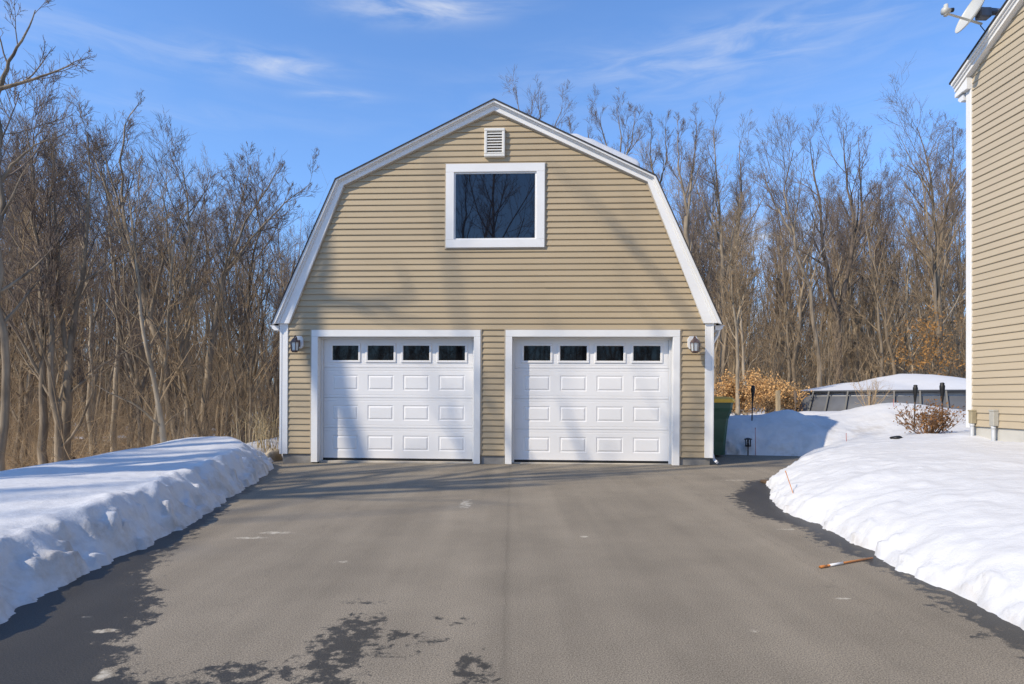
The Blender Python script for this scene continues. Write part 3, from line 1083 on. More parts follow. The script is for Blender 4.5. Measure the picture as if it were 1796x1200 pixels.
mb.tube([(0, 0, -.35), (0, 0, .1), (.0, 0, .22)], .028, 10)
mb.lathe([(.036, .05), (.038, .06), (.038, .12), (.036, .13)], 10)
mb.build('mast', M['gut'], t)
mb = MB()
back = dloc - nrm * .02
mb.tube([(0, 0, .20), (0, 0, .34)], .045, 8)
mb.bev(back.x - .0, back.x + .17, back.y - .06, back.y + .06, back.z - .09, back.z + .05, .015)
mb.tube([back + nrm * -.02, Vector((0, 0, .31))], [.05, .04], 8)
mb.tube([back + nrm * -.02 + upv * .08, Vector((.03, 0, .33))], .015, 6)
mb.build('bracket', M['steel'], t)
mb = MB()
a0 = dloc - upv * .17 + nrm * -.04 + Vector((.12, 0, 0))
a1 = Vector(at(1661, 24, 8.75)) - Vector((6.95, 8.87, 6.30))
mb.tube([a0, a0 + (a1 - a0) * .5, a1], [.022, .02, .018], 4, smooth=False)
mb.build('arm', M['dish'], t)
mb = MB()
dv = (a0 - a1).normalized()
mb.tube([a1 - dv * .02 + Vector((0, 0, -.035)), a1 - dv * .02 + Vector((0, 0, .12))], [.03, .028], 8)
mb.tube([a1 + Vector((-.06, 0, .03)), a1 + Vector((-.03, 0, .035)), a1 + Vector((.04, 0, .045))], [.048, .052, .03], 10)
lnb = mb.build('receiver', M['dish'], t)
mb = MB()
mb.tube([a1 + Vector((.035, 0, .045)), a1 + Vector((.085, 0, .05))], .03, 8)
mb.build('connector', M['black'], lnb)
mb = MB()
pts = [Vector((0, -.03, .23)), Vector((-.06, -.04, .16)), Vector((-.0, -.05, .08))]
mb.tube([a0 + Vector((-.02, 0, -.02)), a0 + Vector((.05, -.01, -.12)), Vector((-.02, -.03, .05))], .006, 5)
lp = [Vector((-.02 - .09 * (1 - math.cos(a)) / 1.0, -.04, -.045 - .085 * math.sin(a))) for a in np.linspace(-1.6, 1.7, 18)]
mb.tube([Vector((-.02, -.03, .05))] + lp + [Vector((.02, -.02, -.16))], .006, 5)
mb.build('cable', M['black'], t)

# ------------------------------------------------------------------ small things
# rubbish bin at the garage side
bx, by = 3.925, 12.35
t = empty('wheeled_bin', (bx, by, -.0), (0, 0, R(-3)), label='green wheeled bin with a yellow lid standing at the right side of the garage', cat='bin')
mb = MB()


def rect_loft(mb, secs, smooth=False):
    vs, fs = [], []
    for x0, x1, y0, y1, z in secs:
        c = .06
        vs += [(x0 + c, y0, z), (x1 - c, y0, z), (x1, y0 + c, z), (x1, y1 - c, z), (x1 - c, y1, z), (x0 + c, y1, z), (x0, y1 - c, z), (x0, y0 + c, z)]
    for i in range(len(secs) - 1):
        for k in range(8):
            fs.append((i * 8 + k, i * 8 + (k + 1) % 8, i * 8 + 8 + (k + 1) % 8, i * 8 + 8 + k))
    fs.append(tuple(range(7, -1, -1)))
    fs.append(tuple(range(len(vs) - 8, len(vs))))
    mb.add(vs, fs, smooth)


rect_loft(mb, [(-.22, .20, -.28, .30, .045), (-.235, .215, -.29, .32, .30), (-.27, .25, -.34, .38, .74), (-.30, .30, -.37, .42, .88), (-.315, .315, -.39, .43, .95), (-.32, .325, -.40, .44, 1.055)])
bd = mb.build('body', M['bin_green'], t)
mb = MB()
rect_loft(mb, [(-.335, .345, -.42, .46, 1.0555), (-.34, .35, -.425, .47, 1.085), (-.335, .345, -.42, .47, 1.12), (-.29, .30, -.36, .44, 1.155), (-.2, .2, -.25, .38, 1.17)])
mb.build('lid', M['bin_lid'], t)
for s_ in (-1, 1):
    mb = MB()
    mb.tube([(s_ * .20 - .03, .34, .12), (s_ * .20 + .03, .34, .12)], .12, 16)
    mb.build('wheel', M['rubber'], t)
mb = MB()
mb.tube([(-.2, .44, .98), (-.2, .50, 1.0), (.2, .50, 1.0), (.2, .44, .98)], .015, 6)
mb.build('handle', M['bin_green'], t)


def torch(px, d, ztop, label, mt='black', rh=1.0, lean=0):
    x = (px - CX) * d / F
    zb = snow_z(x, d) - .1
    t = empty('garden_torch', (x, d, zb), (0, lean, 0), label=label, cat='garden torch', group='garden torches standing in the snow')
    h = ztop - zb
    mb = MB()
    mb.tube([(0, 0, 0), (0, 0, h - .30)], .013, 8)
    mb.build('pole', M[mt], t)
    mb = MB()
    mb.lathe([(.014, h - .34), (.019, h - .31), (.029, h - .22), (.041, h - .12), (.045, h - .07), (.038, h - .045), (.033, h - .035), (.036, h - .01), (.018, h)], 14)
    mb.build('head', M[mt], t)
    return t


torch(1318.5, 13.35, at(0, 676, 13.35)[2], 'black garden torch at the left, against tan beech leaves', lean=.035)
torch(1395, 17.0, at(0, 686, 17.0)[2], 'brownish garden torch behind the shaded bank near a wooden post', 'bark_dark')
torch(1603, 12.2, at(0, 675, 12.2)[2], 'black garden torch just left of the one nearest the house corner', lean=.03)
torch(1653.5, 11.1, at(0, 671, 11.1)[2], 'tallest black garden torch standing in the dry shrub by the house corner', lean=-.01)

px, d = 1365, 19.0
x = (px - CX) * d / F
mb = MB()
mb.bev(-.055, .055, -.05, .05, 0, at(0, 685, d)[2] - .2, .006)
o = mb.build('wooden_post', M['wood'])
o.location = (x, d, .2)
o.rotation_euler = (0, R(-.6), R(8))
tag(o, 'short pale wooden post rising behind the shaded snow bank', 'post')

# solar path light
d = 12.50
x = (1312 - CX) * d / F
zb = -.02
zt = at(0, 768, d)[2]
t = empty('path_light', (x, d, zb), label='small black lantern path light at the foot of the shaded snow', cat='path light')
h = zt - zb
mb = MB()
mb.tube([(0, 0, 0), (0, 0, h - .17)], .012, 8)
mb.build('stake', M['black'], t)
mb = MB()
mb.lathe([(.05, h - .175), (.062, h - .17), (.062, h - .155), (.05, h - .15)], 8, smooth=False)
mb.lathe([(.085, h - .035), (.080, h - .022), (.04, h - .006), (.02, h)], 8, smooth=False)
for k in range(6):
    a = k * math.pi / 3 + .3
    c, s_ = math.cos(a), math.sin(a)
    mb.tube([(.05 * c, .05 * s_, h - .155), (.055 * c, .055 * s_, h - .03)], .007, 5)
mb.build('lantern_cage', M['black'], t)
mb = MB()
mb.lathe([(.022, h - .15), (.026, h - .10), (.02, h - .04)], 8)
mb.build('lamp', M['steel'], t)


def stake(p0, p1, r, mt, label, bands=()):
    p0, p1 = Vector(p0), Vector(p1)
    t = empty('driveway_marker', p0, label=label, cat='driveway marker')
    mb = MB()
    mb.tube([(0, 0, 0), (p1 - p0) * .5, p1 - p0], r, 8)
    mb.build('rod', M[mt], t)
    for a, b_, mm in bands:
        mb = MB()
        mb.tube([(p1 - p0) * a, (p1 - p0) * b_], r * 1.25, 8)
        mb.build('reflective_band' if mm != 'orange' else 'cap', M[mm], t)
    return t


dd = 7.75
xb, yb = (1398 - CX) * 7.0 / F, 7.0
p0 = (xb + .0, yb, snow_z(xb, yb) - .08)
stake((2.95, 6.47, .02), at(1377.5, 826, 6.75), .0042, 'orange', 'thin orange driveway marker leaning left in the snow at the driveway corner', ((.93, 1.0, 'orange'),))
stake((at(1438, 998, 4.228)[0], 4.228, .011), (at(1530, 982, 4.47)[0], 4.47, .011), .0075, 'orange', 'orange and white driveway marker lying flat on the wet edge of the driveway', ((.18, .42, 'white_tape'), (.0, .12, 'orange')))
for px, ya, yb_, d, lb in ((1325.5, 750, 794, 12.48, 'faint red driveway marker upright beside the black path light'), (1485, 760, 778, 12.05, 'short red driveway marker in the sunlit foot of the snow mound'), (1568, 700, 720, 13.6, 'red driveway marker on the top of the snow mound')):
    x = (px - CX) * d / F
    stake((x, d, snow_z(x, d) - .15), (x - .01, d, at(0, ya, d)[2]), .0055, 'redstake', lb, ((.95, 1.0, 'redstake'),))

# dark stone in the snow and rock by the garage corner
rng = random.Random(4)


def rock(name, loc, s, mt, label, cat):
    mb = MB()
    n, m_ = 14, 9
    vs, fs = [], []
    ph = [rng.random() * 6 for _ in range(6)]
    for i in range(m_ + 1):
        a = math.pi * i / m_
        for k in range(n):
            b_ = 2 * math.pi * k / n
            q = 1 + .16 * math.sin(3 * b_ + ph[0]) * math.sin(a) + .12 * math.sin(2 * a * 2 + ph[1] + b_) + .07 * math.sin(5 * b_ + ph[2] + 3 * a)
            vs.append((s[0] * q * math.sin(a) * math.cos(b_), s[1] * q * math.sin(a) * math.sin(b_), s[2] * q * math.cos(a)))
    for i in range(m_):
        for k in range(n):
            fs.append((i * n + k, (i + 1) * n + k, (i + 1) * n + (k + 1) % n, i * n + (k + 1) % n))
    mb.add(vs, fs, True)
    o = mb.build(name, M[mt])
    o.location = loc
    return tag(o, label, cat)


d = 10.05
x = (1573 - CX) * d / F
rock('stone', (x, d, snow_z(x, d) + .0), (.10, .08, .04), 'black', 'flat dark stone in the snow at the left foot of the dry shrub', 'stone')
rock('boulder', (-4.40, 11.5, .03), (.17, .22, .17), 'rock', 'pale tan boulder at the left front corner of the garage', 'boulder')
rock('leaf_heap', (3.47, 8.43, .0), (.10, .17, .045), 'litter', 'small heap of brown leaves at the tip of the right snow edge', 'leaves')

# ------------------------------------------------------------------ pool
PD = 22.0
pcx = (1620 - CX) * PD / F
t = empty('pool', (pcx, PD + 1.0, .2), label='grey above ground pool heaped with snow beyond the shaded bank', cat='pool')
RT, RB = 3.82, 4.25
zt = 1.38 - .2
n = 64
mb = MB()
mb.lathe([(RB, -.2), (RT + .08, zt - .18), (RT + .06, zt - .18), (RT, -.2)], n)
mb.build('wall_panel', M['pool_panel'], t)
mb = MB()
mb.lathe([(RT - .16, zt - .07), (RT + .10, zt - .07), (RT + .12, zt), (RT - .16, zt + .01)], n)
mb.build('top_rail', M['pool_frame'], t)
for k in range(36):
    a = math.pi + math.pi * 2 * k / 36 + .06
    c, s_ = math.cos(a), math.sin(a)
    if s_ > .45:
        continue
    mb = MB()
    mb.tube([((RB + .04) * c, (RB + .04) * s_, -.1), ((RT + .10) * c, (RT + .10) * s_, zt - .02)], [.045, .035], 4, smooth=False)
    mb.build('post', M['pool_frame'] if c < -.25 else M['pool_post'], t)
mb = MB()
xs_ = np.linspace(0, 1, 26)
vs, fs = [], []
for i, q in enumerate(xs_):
    for k in range(n):
        a = 2 * math.pi * k / n
        rr = q * (RT - .03)
        xx, yy2 = rr * math.cos(a), rr * math.sin(a)
        hgt = zt + .02 + .56 * max(0, 1 - (q / .95) ** 1.35) * (1 + .12 * math.cos(a) * q) + .12 * math.exp(-((xx - .3) / .9) ** 2) - .06 * math.exp(-((xx + 1.3) / .4) ** 2)
        hgt = min(hgt, zt + .012 + max(0, (1 - q)) * 1.6) + .03 * float(fbm(np.array([xx]), np.array([yy2]), 1.4, 3, 61)[0]) * (1 - q) * 5
        vs.append((xx, yy2, hgt if q < .995 else zt + .011))
for i in range(len(xs_) - 1):
    for k in range(n):
        fs.append((i * n + k, (i + 1) * n + k, (i + 1) * n + (k + 1) % n, i * n + (k + 1) % n))
mb.add(vs, fs, True)
mb.lathe([(RT - .02, -.1), (RT - .02, zt - .075)], n)
o = mb.build('snow_cover', M['snow'], t)
# white wheel-like marks on one panel
a = math.atan2(-(RT + .05), (1652 - 1620) * 18.5 / F + .0)
mb = MB()
for ix, iz in ((-.10, .78), (.10, .80), (-.11, .56), (.0, .50), (.11, .57)):
    yy3 = -(RB + (iz + .2) / (zt + .0) * (RT + .08 - RB) + .03)
    rp = []
    for k in range(15):
        q = 2 * math.pi * k / 14
        rp.append((.62 + ix + .085 * math.cos(q), yy3 + .05, iz + .085 * math.sin(q)))
    mb.tube(rp, .013, 5)
    for k in range(3):
        q = math.pi * k / 3
        mb.tube([(.62 + ix + .07 * math.cos(q), yy3 + .05, iz + .07 * math.sin(q)), (.62 + ix - .07 * math.cos(q), yy3 + .05, iz - .07 * math.sin(q))], .010, 4)
mb.build('filter_grille', M['white_tape'], t)

# ------------------------------------------------------------------ trees
class TM:
    """collects thin tapering limbs quickly"""
    def __init__(s):
        s.v, s.f = [], []

    def limb(s, pts, rad, n):
        o = len(s.v)
        m_ = len(pts)
        for i in range(m_):
            p, q = pts[max(i - 1, 0)], pts[min(i + 1, m_ - 1)]
            d = (q - p)
            if d.length < 1e-7:
                d = Vector((0, 0, 1))
            d.normalize()
            a = d.cross(Vector((0, 0, 1)) if abs(d.z) < .95 else Vector((1, 0, 0)))
            a.normalize()
            b_ = d.cross(a)
            r = rad[i]
            for k in range(n):
                t = 6.28318 * k / n
                s.v.append(pts[i] + a * (r * math.cos(t)) + b_ * (r * math.sin(t)))
        for i in range(m_ - 1):
            for k in range(n):
                s.f.append((o + i * n + k, o + i * n + (k + 1) % n, o + (i + 1) * n + (k + 1) % n, o + (i + 1) * n + k))

    def mesh(s, name, mt):
        me = bpy.data.meshes.new(name)
        me.from_pydata(s.v, [], s.f)
        me.polygons.foreach_set('use_smooth', [True] * len(s.f))
        me.materials.append(mt)
        me.update()
        return me


def grow(rg, p, d, ln, r, segs, up=.12, wob=.16, r1=.3):
    """a wandering limb"""
    pts, rad = [p.copy()], [r]
    d = d.normalized()
    for i in range(segs):
        d = (d + Vector((rg.gauss(0, wob), rg.gauss(0, wob), rg.gauss(0, wob) + up))).normalized()
        p = p + d * (ln / segs)
        pts.append(p.copy())
        rad.append(r * (1 - (1 - r1) * (i + 1) / segs))
    return pts, rad


def along(pts, rad, t):
    k = t * (len(pts) - 1)
    i = min(int(k), len(pts) - 2)
    q = k - i
    return pts[i].lerp(pts[i + 1], q), rad[i] * (1 - q) + rad[i + 1] * q, (pts[i + 1] - pts[i]).normalized()


def side_dir(rg, d, ang, az=None):
    a = d.cross(Vector((0, 0, 1)) if abs(d.z) < .95 else Vector((1, 0, 0))).normalized()
    b_ = d.cross(a)
    q = rg.uniform(0, 6.283) if az is None else az
    return (d * math.cos(ang) + (a * math.cos(q) + b_ * math.sin(q)) * math.sin(ang)).normalized()


def tree_meshes(name, seed, leaders, bark, twig, nb=12, n2=7, n3=6, n4=2, t0=.35, blen=.30, ang=.75, up=.12, sides=8, thick=1.0, wob=.11, droop=0, tops=True):
    """leaders: lists of (points, base radius, tip radius); trunk mesh and crown mesh"""
    rg = random.Random(seed)
    tr, cr_ = TM(), TM()
    hmax = max(p[2] for l_ in leaders for p in l_[0])
    for pts, ra, rb in leaders:
        P = [Vector(p) for p in pts]
        # refine with wander
        Q, Rr = [], []
        tot_ = sum((P[i + 1] - P[i]).length for i in range(len(P) - 1))
        for i in range(len(P) - 1):
            m_ = max(2, int((P[i + 1] - P[i]).length / tot_ * 14))
            for k in range(m_):
                Q.append(P[i].lerp(P[i + 1], k / m_))
        Q.append(P[-1])
        for i, q in enumerate(Q):
            t = i / (len(Q) - 1)
            if 0 < i:
                q += Vector((rg.gauss(0, .012), rg.gauss(0, .012), 0)) * tot_ * .35
            Rr.append((ra + (rb - ra) * t ** .8))
        if Q[0].z < .05:
            Rr[0] *= 1.35
        tr.limb(Q, Rr, sides)
        start = t0 if Q[0].z < .3 else .1
        nj = max(3, int(nb * min(1, (1 - start) * tot_ / (.55 * hmax))))
        for j in range(nj):
            t = start + (1 - start) * ((j + rg.random()) / nj) ** .9
            t = min(t, .99)
            p, r, d = along(Q, Rr, t)
            ln = max(tot_, .45 * hmax) * blen * (1.12 - .55 * t) * rg.uniform(.6, 1.3)
            bd_ = side_dir(rg, d, ang * (1.05 - .4 * t) * rg.uniform(.7, 1.25))
            r1_ = min(r * .6, .035 * ln * .55 + .008) * thick
            p1, q1 = grow(rg, p, bd_, ln, r1_, 6, up, wob, .3)
            (tr if r1_ > .025 else cr_).limb(p1, q1, 5 if r1_ > .025 else 4)
            for k in range(n2):
                t2 = .2 + .8 * (k + rg.random()) / n2
                p2, r2, d2 = along(p1, q1, min(t2, .98))
                l2 = ln * .48 * (1.2 - .7 * t2) * rg.uniform(.6, 1.3)
                pp, qq = grow(rg, p2, side_dir(rg, d2, rg.uniform(.5, .95)), l2, min(r2 * .7, .011 * thick), 4, up - droop, wob, .4)
                cr_.limb(pp, qq, 3)
                for m_ in range(n3):
                    t3 = .15 + .85 * (m_ + rg.random()) / n3
                    p3, r3, d3 = along(pp, qq, min(t3, .98))
                    l3 = l2 * .55 * (1.2 - .6 * t3) * rg.uniform(.6, 1.3)
                    pa, qa = grow(rg, p3, side_dir(rg, d3, rg.uniform(.4, .8)), l3, .0052 * thick, 3, up - droop, wob * .6, .5)
                    cr_.limb(pa, qa, 3)
                    for z_ in range(n4):
                        p4, r4, d4 = along(pa, qa, rg.uniform(.2, .98))
                        pb, qb = grow(rg, p4, side_dir(rg, d4, rg.uniform(.4, .9)), l3 * rg.uniform(.4, .95), .0038 * thick, 2, up, wob * .6, .6)
                        cr_.limb(pb, qb, 3)
    return tr.mesh(name + '_trunk', M[bark]), cr_.mesh(name + '_crown', M[twig])


def rand_leaders(rg, h, kind):
    if kind == 'pole':
        x, y = rg.gauss(0, .3), rg.gauss(0, .3)
        return [([(0, 0, 0), (x * .3, y * .3, h * .35), (x, y, h)], h * .0085, .008)]
    if kind == 'straight':
        x, y = rg.gauss(0, .25), rg.gauss(0, .25)
        return [([(0, 0, 0), (x * .4, y * .4, h * .3), (x, y, h * .6), (x * 1.6 + rg.gauss(0, .3), y * 1.5, h)], h * .0125, .012)]
    if kind == 'fork':
        zf = h * rg.uniform(.25, .45)
        a = rg.uniform(0, 6.28)
        out = [([(0, 0, 0), (rg.gauss(0, .1), rg.gauss(0, .1), zf * .5), (0, 0, zf)], h * .0145, h * .011)]
        for k in range(rg.choice((2, 2, 3))):
            b_ = a + k * 2.4 + rg.uniform(-.4, .4)
            s_ = rg.uniform(.10, .18) * h
            hh_ = h * rg.uniform(.85, 1.0)
            out.append(([(0, 0, zf), (math.cos(b_) * s_ * .45, math.sin(b_) * s_ * .45, zf + (hh_ - zf) * .35), (math.cos(b_) * s_ * .8, math.sin(b_) * s_ * .8, zf + (hh_ - zf) * .7), (math.cos(b_) * s_ * .95, math.sin(b_) * s_ * .95, hh_)], h * .0085, .010))
        return out
    if kind == 'lean':
        a = rg.uniform(0, 6.28)
        s_ = h * rg.uniform(.15, .3)
        c, s2 = math.cos(a) * s_, math.sin(a) * s_
        return [([(0, 0, 0), (c * .15, s2 * .15, h * .3), (c * .5, s2 * .5, h * .6), (c, s2, h * .95)], h * .013, .015)]
    if kind == 'clump':
        out = []
        for k in range(4):
            a = k * 1.6 + rg.uniform(-.4, .4)
            s_ = h * rg.uniform(.08, .25)
            c, s2 = math.cos(a) * s_, math.sin(a) * s_
            out.append(([(c * .1, s2 * .1, 0), (c * .3, s2 * .3, h * .35), (c, s2, h * rg.uniform(.75, 1))], h * .008, .008))
        return out


rg = random.Random(11)
PROTO = []
for i, (kind, h, bark, twig, kw) in enumerate((
        ('straight', 13.5, 'bark_grey', 'twig', dict(nb=20, t0=.38)),
        ('fork', 13.5, 'bark_brown', 'twig', dict(nb=11, t0=.5)),
        ('fork', 12.5, 'bark_grey', 'twig', dict(nb=11, t0=.5, up=.14)),
        ('lean', 12.0, 'bark_dark', 'twig', dict(nb=18, t0=.32, blen=.34)),
        ('straight', 12.0, 'bark_brown', 'twig_brown', dict(nb=20, t0=.30, ang=.9)),
        ('clump', 10.5, 'bark_grey', 'twig_brown', dict(nb=7, n2=6, n3=5)),
        ('pole', 13.0, 'bark_grey', 'twig', dict(nb=18, t0=.5, ang=.6, blen=.17, wob=.08)),
        ('pole', 12.0, 'bark_brown', 'twig', dict(nb=18, t0=.45, ang=.6, blen=.18, wob=.08)),
        ('pole', 12.5, 'bark_pale', 'twig', dict(nb=16, t0=.55, ang=.6, blen=.18, wob=.08)),
        ('straight', 14.5, 'bark_pale', 'twig', dict(nb=18, t0=.45, ang=.65)))):
    a = tree_meshes('bare_tree_%s' % kind, 100 + i, rand_leaders(rg, h, kind), bark, twig, **kw)
    PROTO.append((a, h))
SPARSE = [(tree_meshes('sparse_tree', 150 + i, [(p_, a_ * 1.4, b_ * 2.5) for p_, a_, b_ in rand_leaders(rg, 13, kd)], 'bark_grey', 'twig', nb=nb_, n2=3, n3=2, n4=0, t0=.45, thick=2.0, wob=.10), 13) for i, (kd, nb_) in enumerate((('fork', 6), ('lean', 7), ('straight', 7)))]
SAPL = []
for i, (kind, h, bark, twig, kw) in enumerate((
        ('straight', 6.0, 'bark_pale', 'twig_brown', dict(nb=14, n2=5, n3=4, n4=2, t0=.15, blen=.28, thick=.8)),
        ('straight', 7.5, 'bark_grey', 'twig_brown', dict(nb=15, n2=5, n3=4, n4=2, t0=.15, blen=.25, thick=.8)),
        ('lean', 6.5, 'bark_brown', 'twig_brown', dict(nb=14, n2=5, n3=4, n4=2, t0=.15, blen=.3, thick=.8)),
        ('clump', 4.5, 'bark_brown', 'twig_brown', dict(nb=7, n2=5, n3=4, n4=1, t0=.2, blen=.4, thick=.8)))):
    SAPL.append((tree_meshes('sapling_%s' % kind, 200 + i, rand_leaders(rg, h, kind), bark, twig, **kw), h))


def put_tree(name, meshes, loc, rz=0, sc=1.0, label=None, group=None, cat='tree', tilt=(0, 0)):
    t = empty(name, loc, (tilt[0], tilt[1], rz), label=label, cat=cat, group=group)
    t.scale = (sc, sc, sc)
    for nm, me in zip(('trunk', 'crown'), meshes):
        o = bpy.data.objects.new(nm, me)
        COL.objects.link(o)
        o.parent = t
    return t


def tz(x, y):
    return float(terrain(np.array([x]), np.array([y]))[0]) - .05


def photo_tree(label, d, base_px, leaders, bark, twig, seed, name='bare_tree', low=0, **kw):
    """a tree whose stems follow the photograph: leaders are lists of (px, py[, depth offset]) with radii"""
    bx_ = (base_px - CX) * d / F
    bz = tz(bx_, d)
    L_ = []
    for pts, ra, rb in leaders:
        P = []
        for q in pts:
            dd_ = d + (q[2] if len(q) > 2 else 0)
            q = tuple(q[:1]) + ((q[1] + low * sst(600, 200, q[1]),) if q[1] is not None else (None,)) + tuple(q[2:])
            if q[1] is None:
                P.append((0, 0, 0))
            else:
                X_, Y_, Z_ = at(q[0], q[1], dd_)
                P.append((X_ - bx_, Y_ - d, Z_ - bz))
        L_.append((P, ra, rb))
    me = tree_meshes('photo_tree', seed, L_, bark, twig, **kw)
    return put_tree(name, me, (bx_, d, bz), 0, 1, label)


G = (0, None)
photo_tree('trunk at the left edge with long limbs reaching into the sky', 11.5, 2, [
    ([G, (4, 640), (1, 420), (-6, 165)], .085, .035),
    ([(-8, 175), (22, 95), (50, 48), (62, 18)], .045, .008),
    ([(-6, 158), (50, 142), (105, 122), (140, 104)], .04, .006),
    ([(-6, 330), (20, 290), (60, 255), (95, 240)], .04, .006)], 'bark_grey', 'twig', 301, nb=8, n2=5, n3=5, n4=2, t0=.4, blen=.30, wob=.12)
photo_tree('slim grey trunk nearest the left edge of the snow bank', 13.0, 77, [
    ([G, (76, 650), (71, 480), (62, 340), (52, 170)], .105, .012)], 'bark_grey', 'twig', 302, low=60, nb=22, t0=.3)
photo_tree('grey tree forking low beside the slim grey trunk at the left', 13.2, 113, [
    ([G, (116, 740), (121, 640)], .115, .085), ([(121, 640), (103, 520), (100, 380), (95, 200)], .06, .01),
    ([(121, 640), (136, 520), (152, 400), (158, 250), (150, 175)], .07, .01), ([(124, 690), (180, 640), (250, 600)], .04, .008)], 'bark_grey', 'twig', 303, low=60, nb=11, t0=.7)
photo_tree('pale slender tree with a slight curve between the grey fork and the crooked tree', 17, 196, [
    ([G, (199, 720), (206, 600), (203, 480), (188, 330), (180, 230)], .10, .012)], 'bark_pale', 'twig', 304, low=50, nb=18, t0=.35)
photo_tree('crooked old tree with broken limbs rising highest left of the garage', 16, 318, [
    ([G, (306, 740), (282, 610), (262, 560), (243, 480)], .13, .085),
    ([(243, 480), (215, 350), (212, 260), (216, 195), (240, 160)], .06, .01),
    ([(243, 480), (195, 340), (165, 250), (140, 225)], .055, .012),
    ([(240, 470), (205, 330), (185, 260), (168, 226)], .045, .012),
    ([(262, 560), (290, 430), (330, 350)], .06, .01)], 'bark_grey', 'twig', 305, low=25, nb=9, n2=6, n3=5, t0=.7, blen=.26)
photo_tree('pale straight trunk right of the crooked old tree', 18, 325, [
    ([G, (328, 600), (336, 520), (332, 400), (325, 255)], .14, .012)], 'bark_pale', 'twig', 306, low=50, nb=20, t0=.4)
photo_tree('big tree leaning right towards the garage roof with long bare limbs', 17, 357, [
    ([G, (360, 690), (372, 600), (392, 480)], .12, .08), ([(392, 480), (430, 370), (470, 300), (490, 258)], .055, .01),
    ([(392, 480), (440, 400), (500, 330), (545, 290)], .05, .008), ([(378, 560), (400, 430), (425, 320), (440, 255)], .05, .008)], 'bark_grey', 'twig', 307, low=35, nb=11, t0=.7)
photo_tree('straight grey trunk closest to the left corner of the garage', 20, 432, [
    ([G, (432, 560), (440, 470), (455, 370), (450, 290)], .13, .012)], 'bark_brown', 'twig', 308, low=50, nb=20, t0=.35)
photo_tree('pale slender trunk rising from the tan beech leaves right of the garage', 21, 1294, [
    ([G, (1293, 610), (1287, 540), (1281, 490), (1283, 400)], .085, .012), ([(1291, 570), (1310, 500), (1322, 440)], .05, .008)], 'bark_pale', 'twig_brown', 309, nb=14, t0=.4)
photo_tree('tall twin stemmed tree first right of the garage roof', 28, 1268, [
    ([G, (1270, 580), (1268, 500)], .20, .15), ([(1268, 500), (1264, 380), (1258, 280), (1252, 178)], .11, .012),
    ([(1268, 500), (1290, 410), (1300, 300), (1297, 205)], .11, .012), ([(1288, 420), (1315, 360), (1350, 290)], .06, .01), ([(1264, 400), (1235, 330), (1205, 240)], .06, .01)], 'bark_grey', 'twig', 310, low=45, nb=12, n2=6, n3=5, t0=.7)
photo_tree('dark trunk forking wide in the middle of the right woods', 28, 1470, [
    ([G, (1470, 640), (1468, 548)], .22, .17), ([(1468, 548), (1445, 430), (1437, 317), (1420, 206)], .12, .012),
    ([(1468, 548), (1492, 450), (1497, 350), (1482, 270), (1480, 186)], .12, .012), ([(1492, 440), (1512, 340), (1506, 196)], .08, .01), ([(1482, 480), (1530, 380), (1545, 290)], .06, .01)], 'bark_dark', 'twig', 311, low=40, nb=12, n2=6, n3=5, t0=.7)
photo_tree('leaning grey tree with a bleached foot left of the dark forked trunk', 26, 1440, [
    ([G, (1436, 640), (1418, 500), (1389, 385), (1376, 300), (1392, 222)], .12, .012), ([(1418, 500), (1440, 430), (1465, 380)], .06, .01), ([(1389, 390), (1355, 320), (1335, 255)], .06, .01)], 'bark_grey', 'twig', 312, low=40, nb=14, n2=6, t0=.4)
photo_tree('tall tree close to the house corner board with a brown trunk', 26, 1650, [
    ([G, (1648, 546), (1645, 400), (1632, 265), (1612, 183)], .17, .012), ([(1646, 420), (1668, 300), (1672, 190)], .08, .01), ([(1640, 330), (1610, 270), (1590, 250)], .05, .01)], 'bark_brown', 'twig', 313, low=40, nb=15, n2=6, t0=.4)
photo_tree('slim dark tree bending left between the forked trunk and the orange leaves', 30, 1584, [
    ([G, (1580, 600), (1570, 510), (1551, 420), (1545, 320)], .14, .012)], 'bark_dark', 'twig', 314, low=40, nb=18, t0=.4)
photo_tree('fine twigged treetop just right of the garage peak', 27, 925, [
    ([G, (928, 420), (930, 290)], .16, .10), ([(930, 290), (915, 220), (903, 150)], .06, .008), ([(930, 290), (945, 230), (950, 170)], .06, .008), ([(930, 290), (965, 240), (988, 185)], .06, .008)], 'bark_grey', 'twig', 315, nb=12, n3=6, n4=2, t0=.85, ang=.55, blen=.24, wob=.07)
photo_tree('rounded bare treetop above the right slope of the garage roof', 28, 1082, [
    ([G, (1084, 420), (1084, 310)], .16, .10), ([(1084, 310), (1062, 250), (1048, 200)], .06, .008), ([(1084, 310), (1090, 240), (1082, 192)], .06, .008), ([(1084, 310), (1108, 250), (1115, 195)], .06, .008)], 'bark_grey', 'twig', 316, nb=12, n3=6, n4=2, t0=.85, ang=.55, blen=.24, wob=.07)


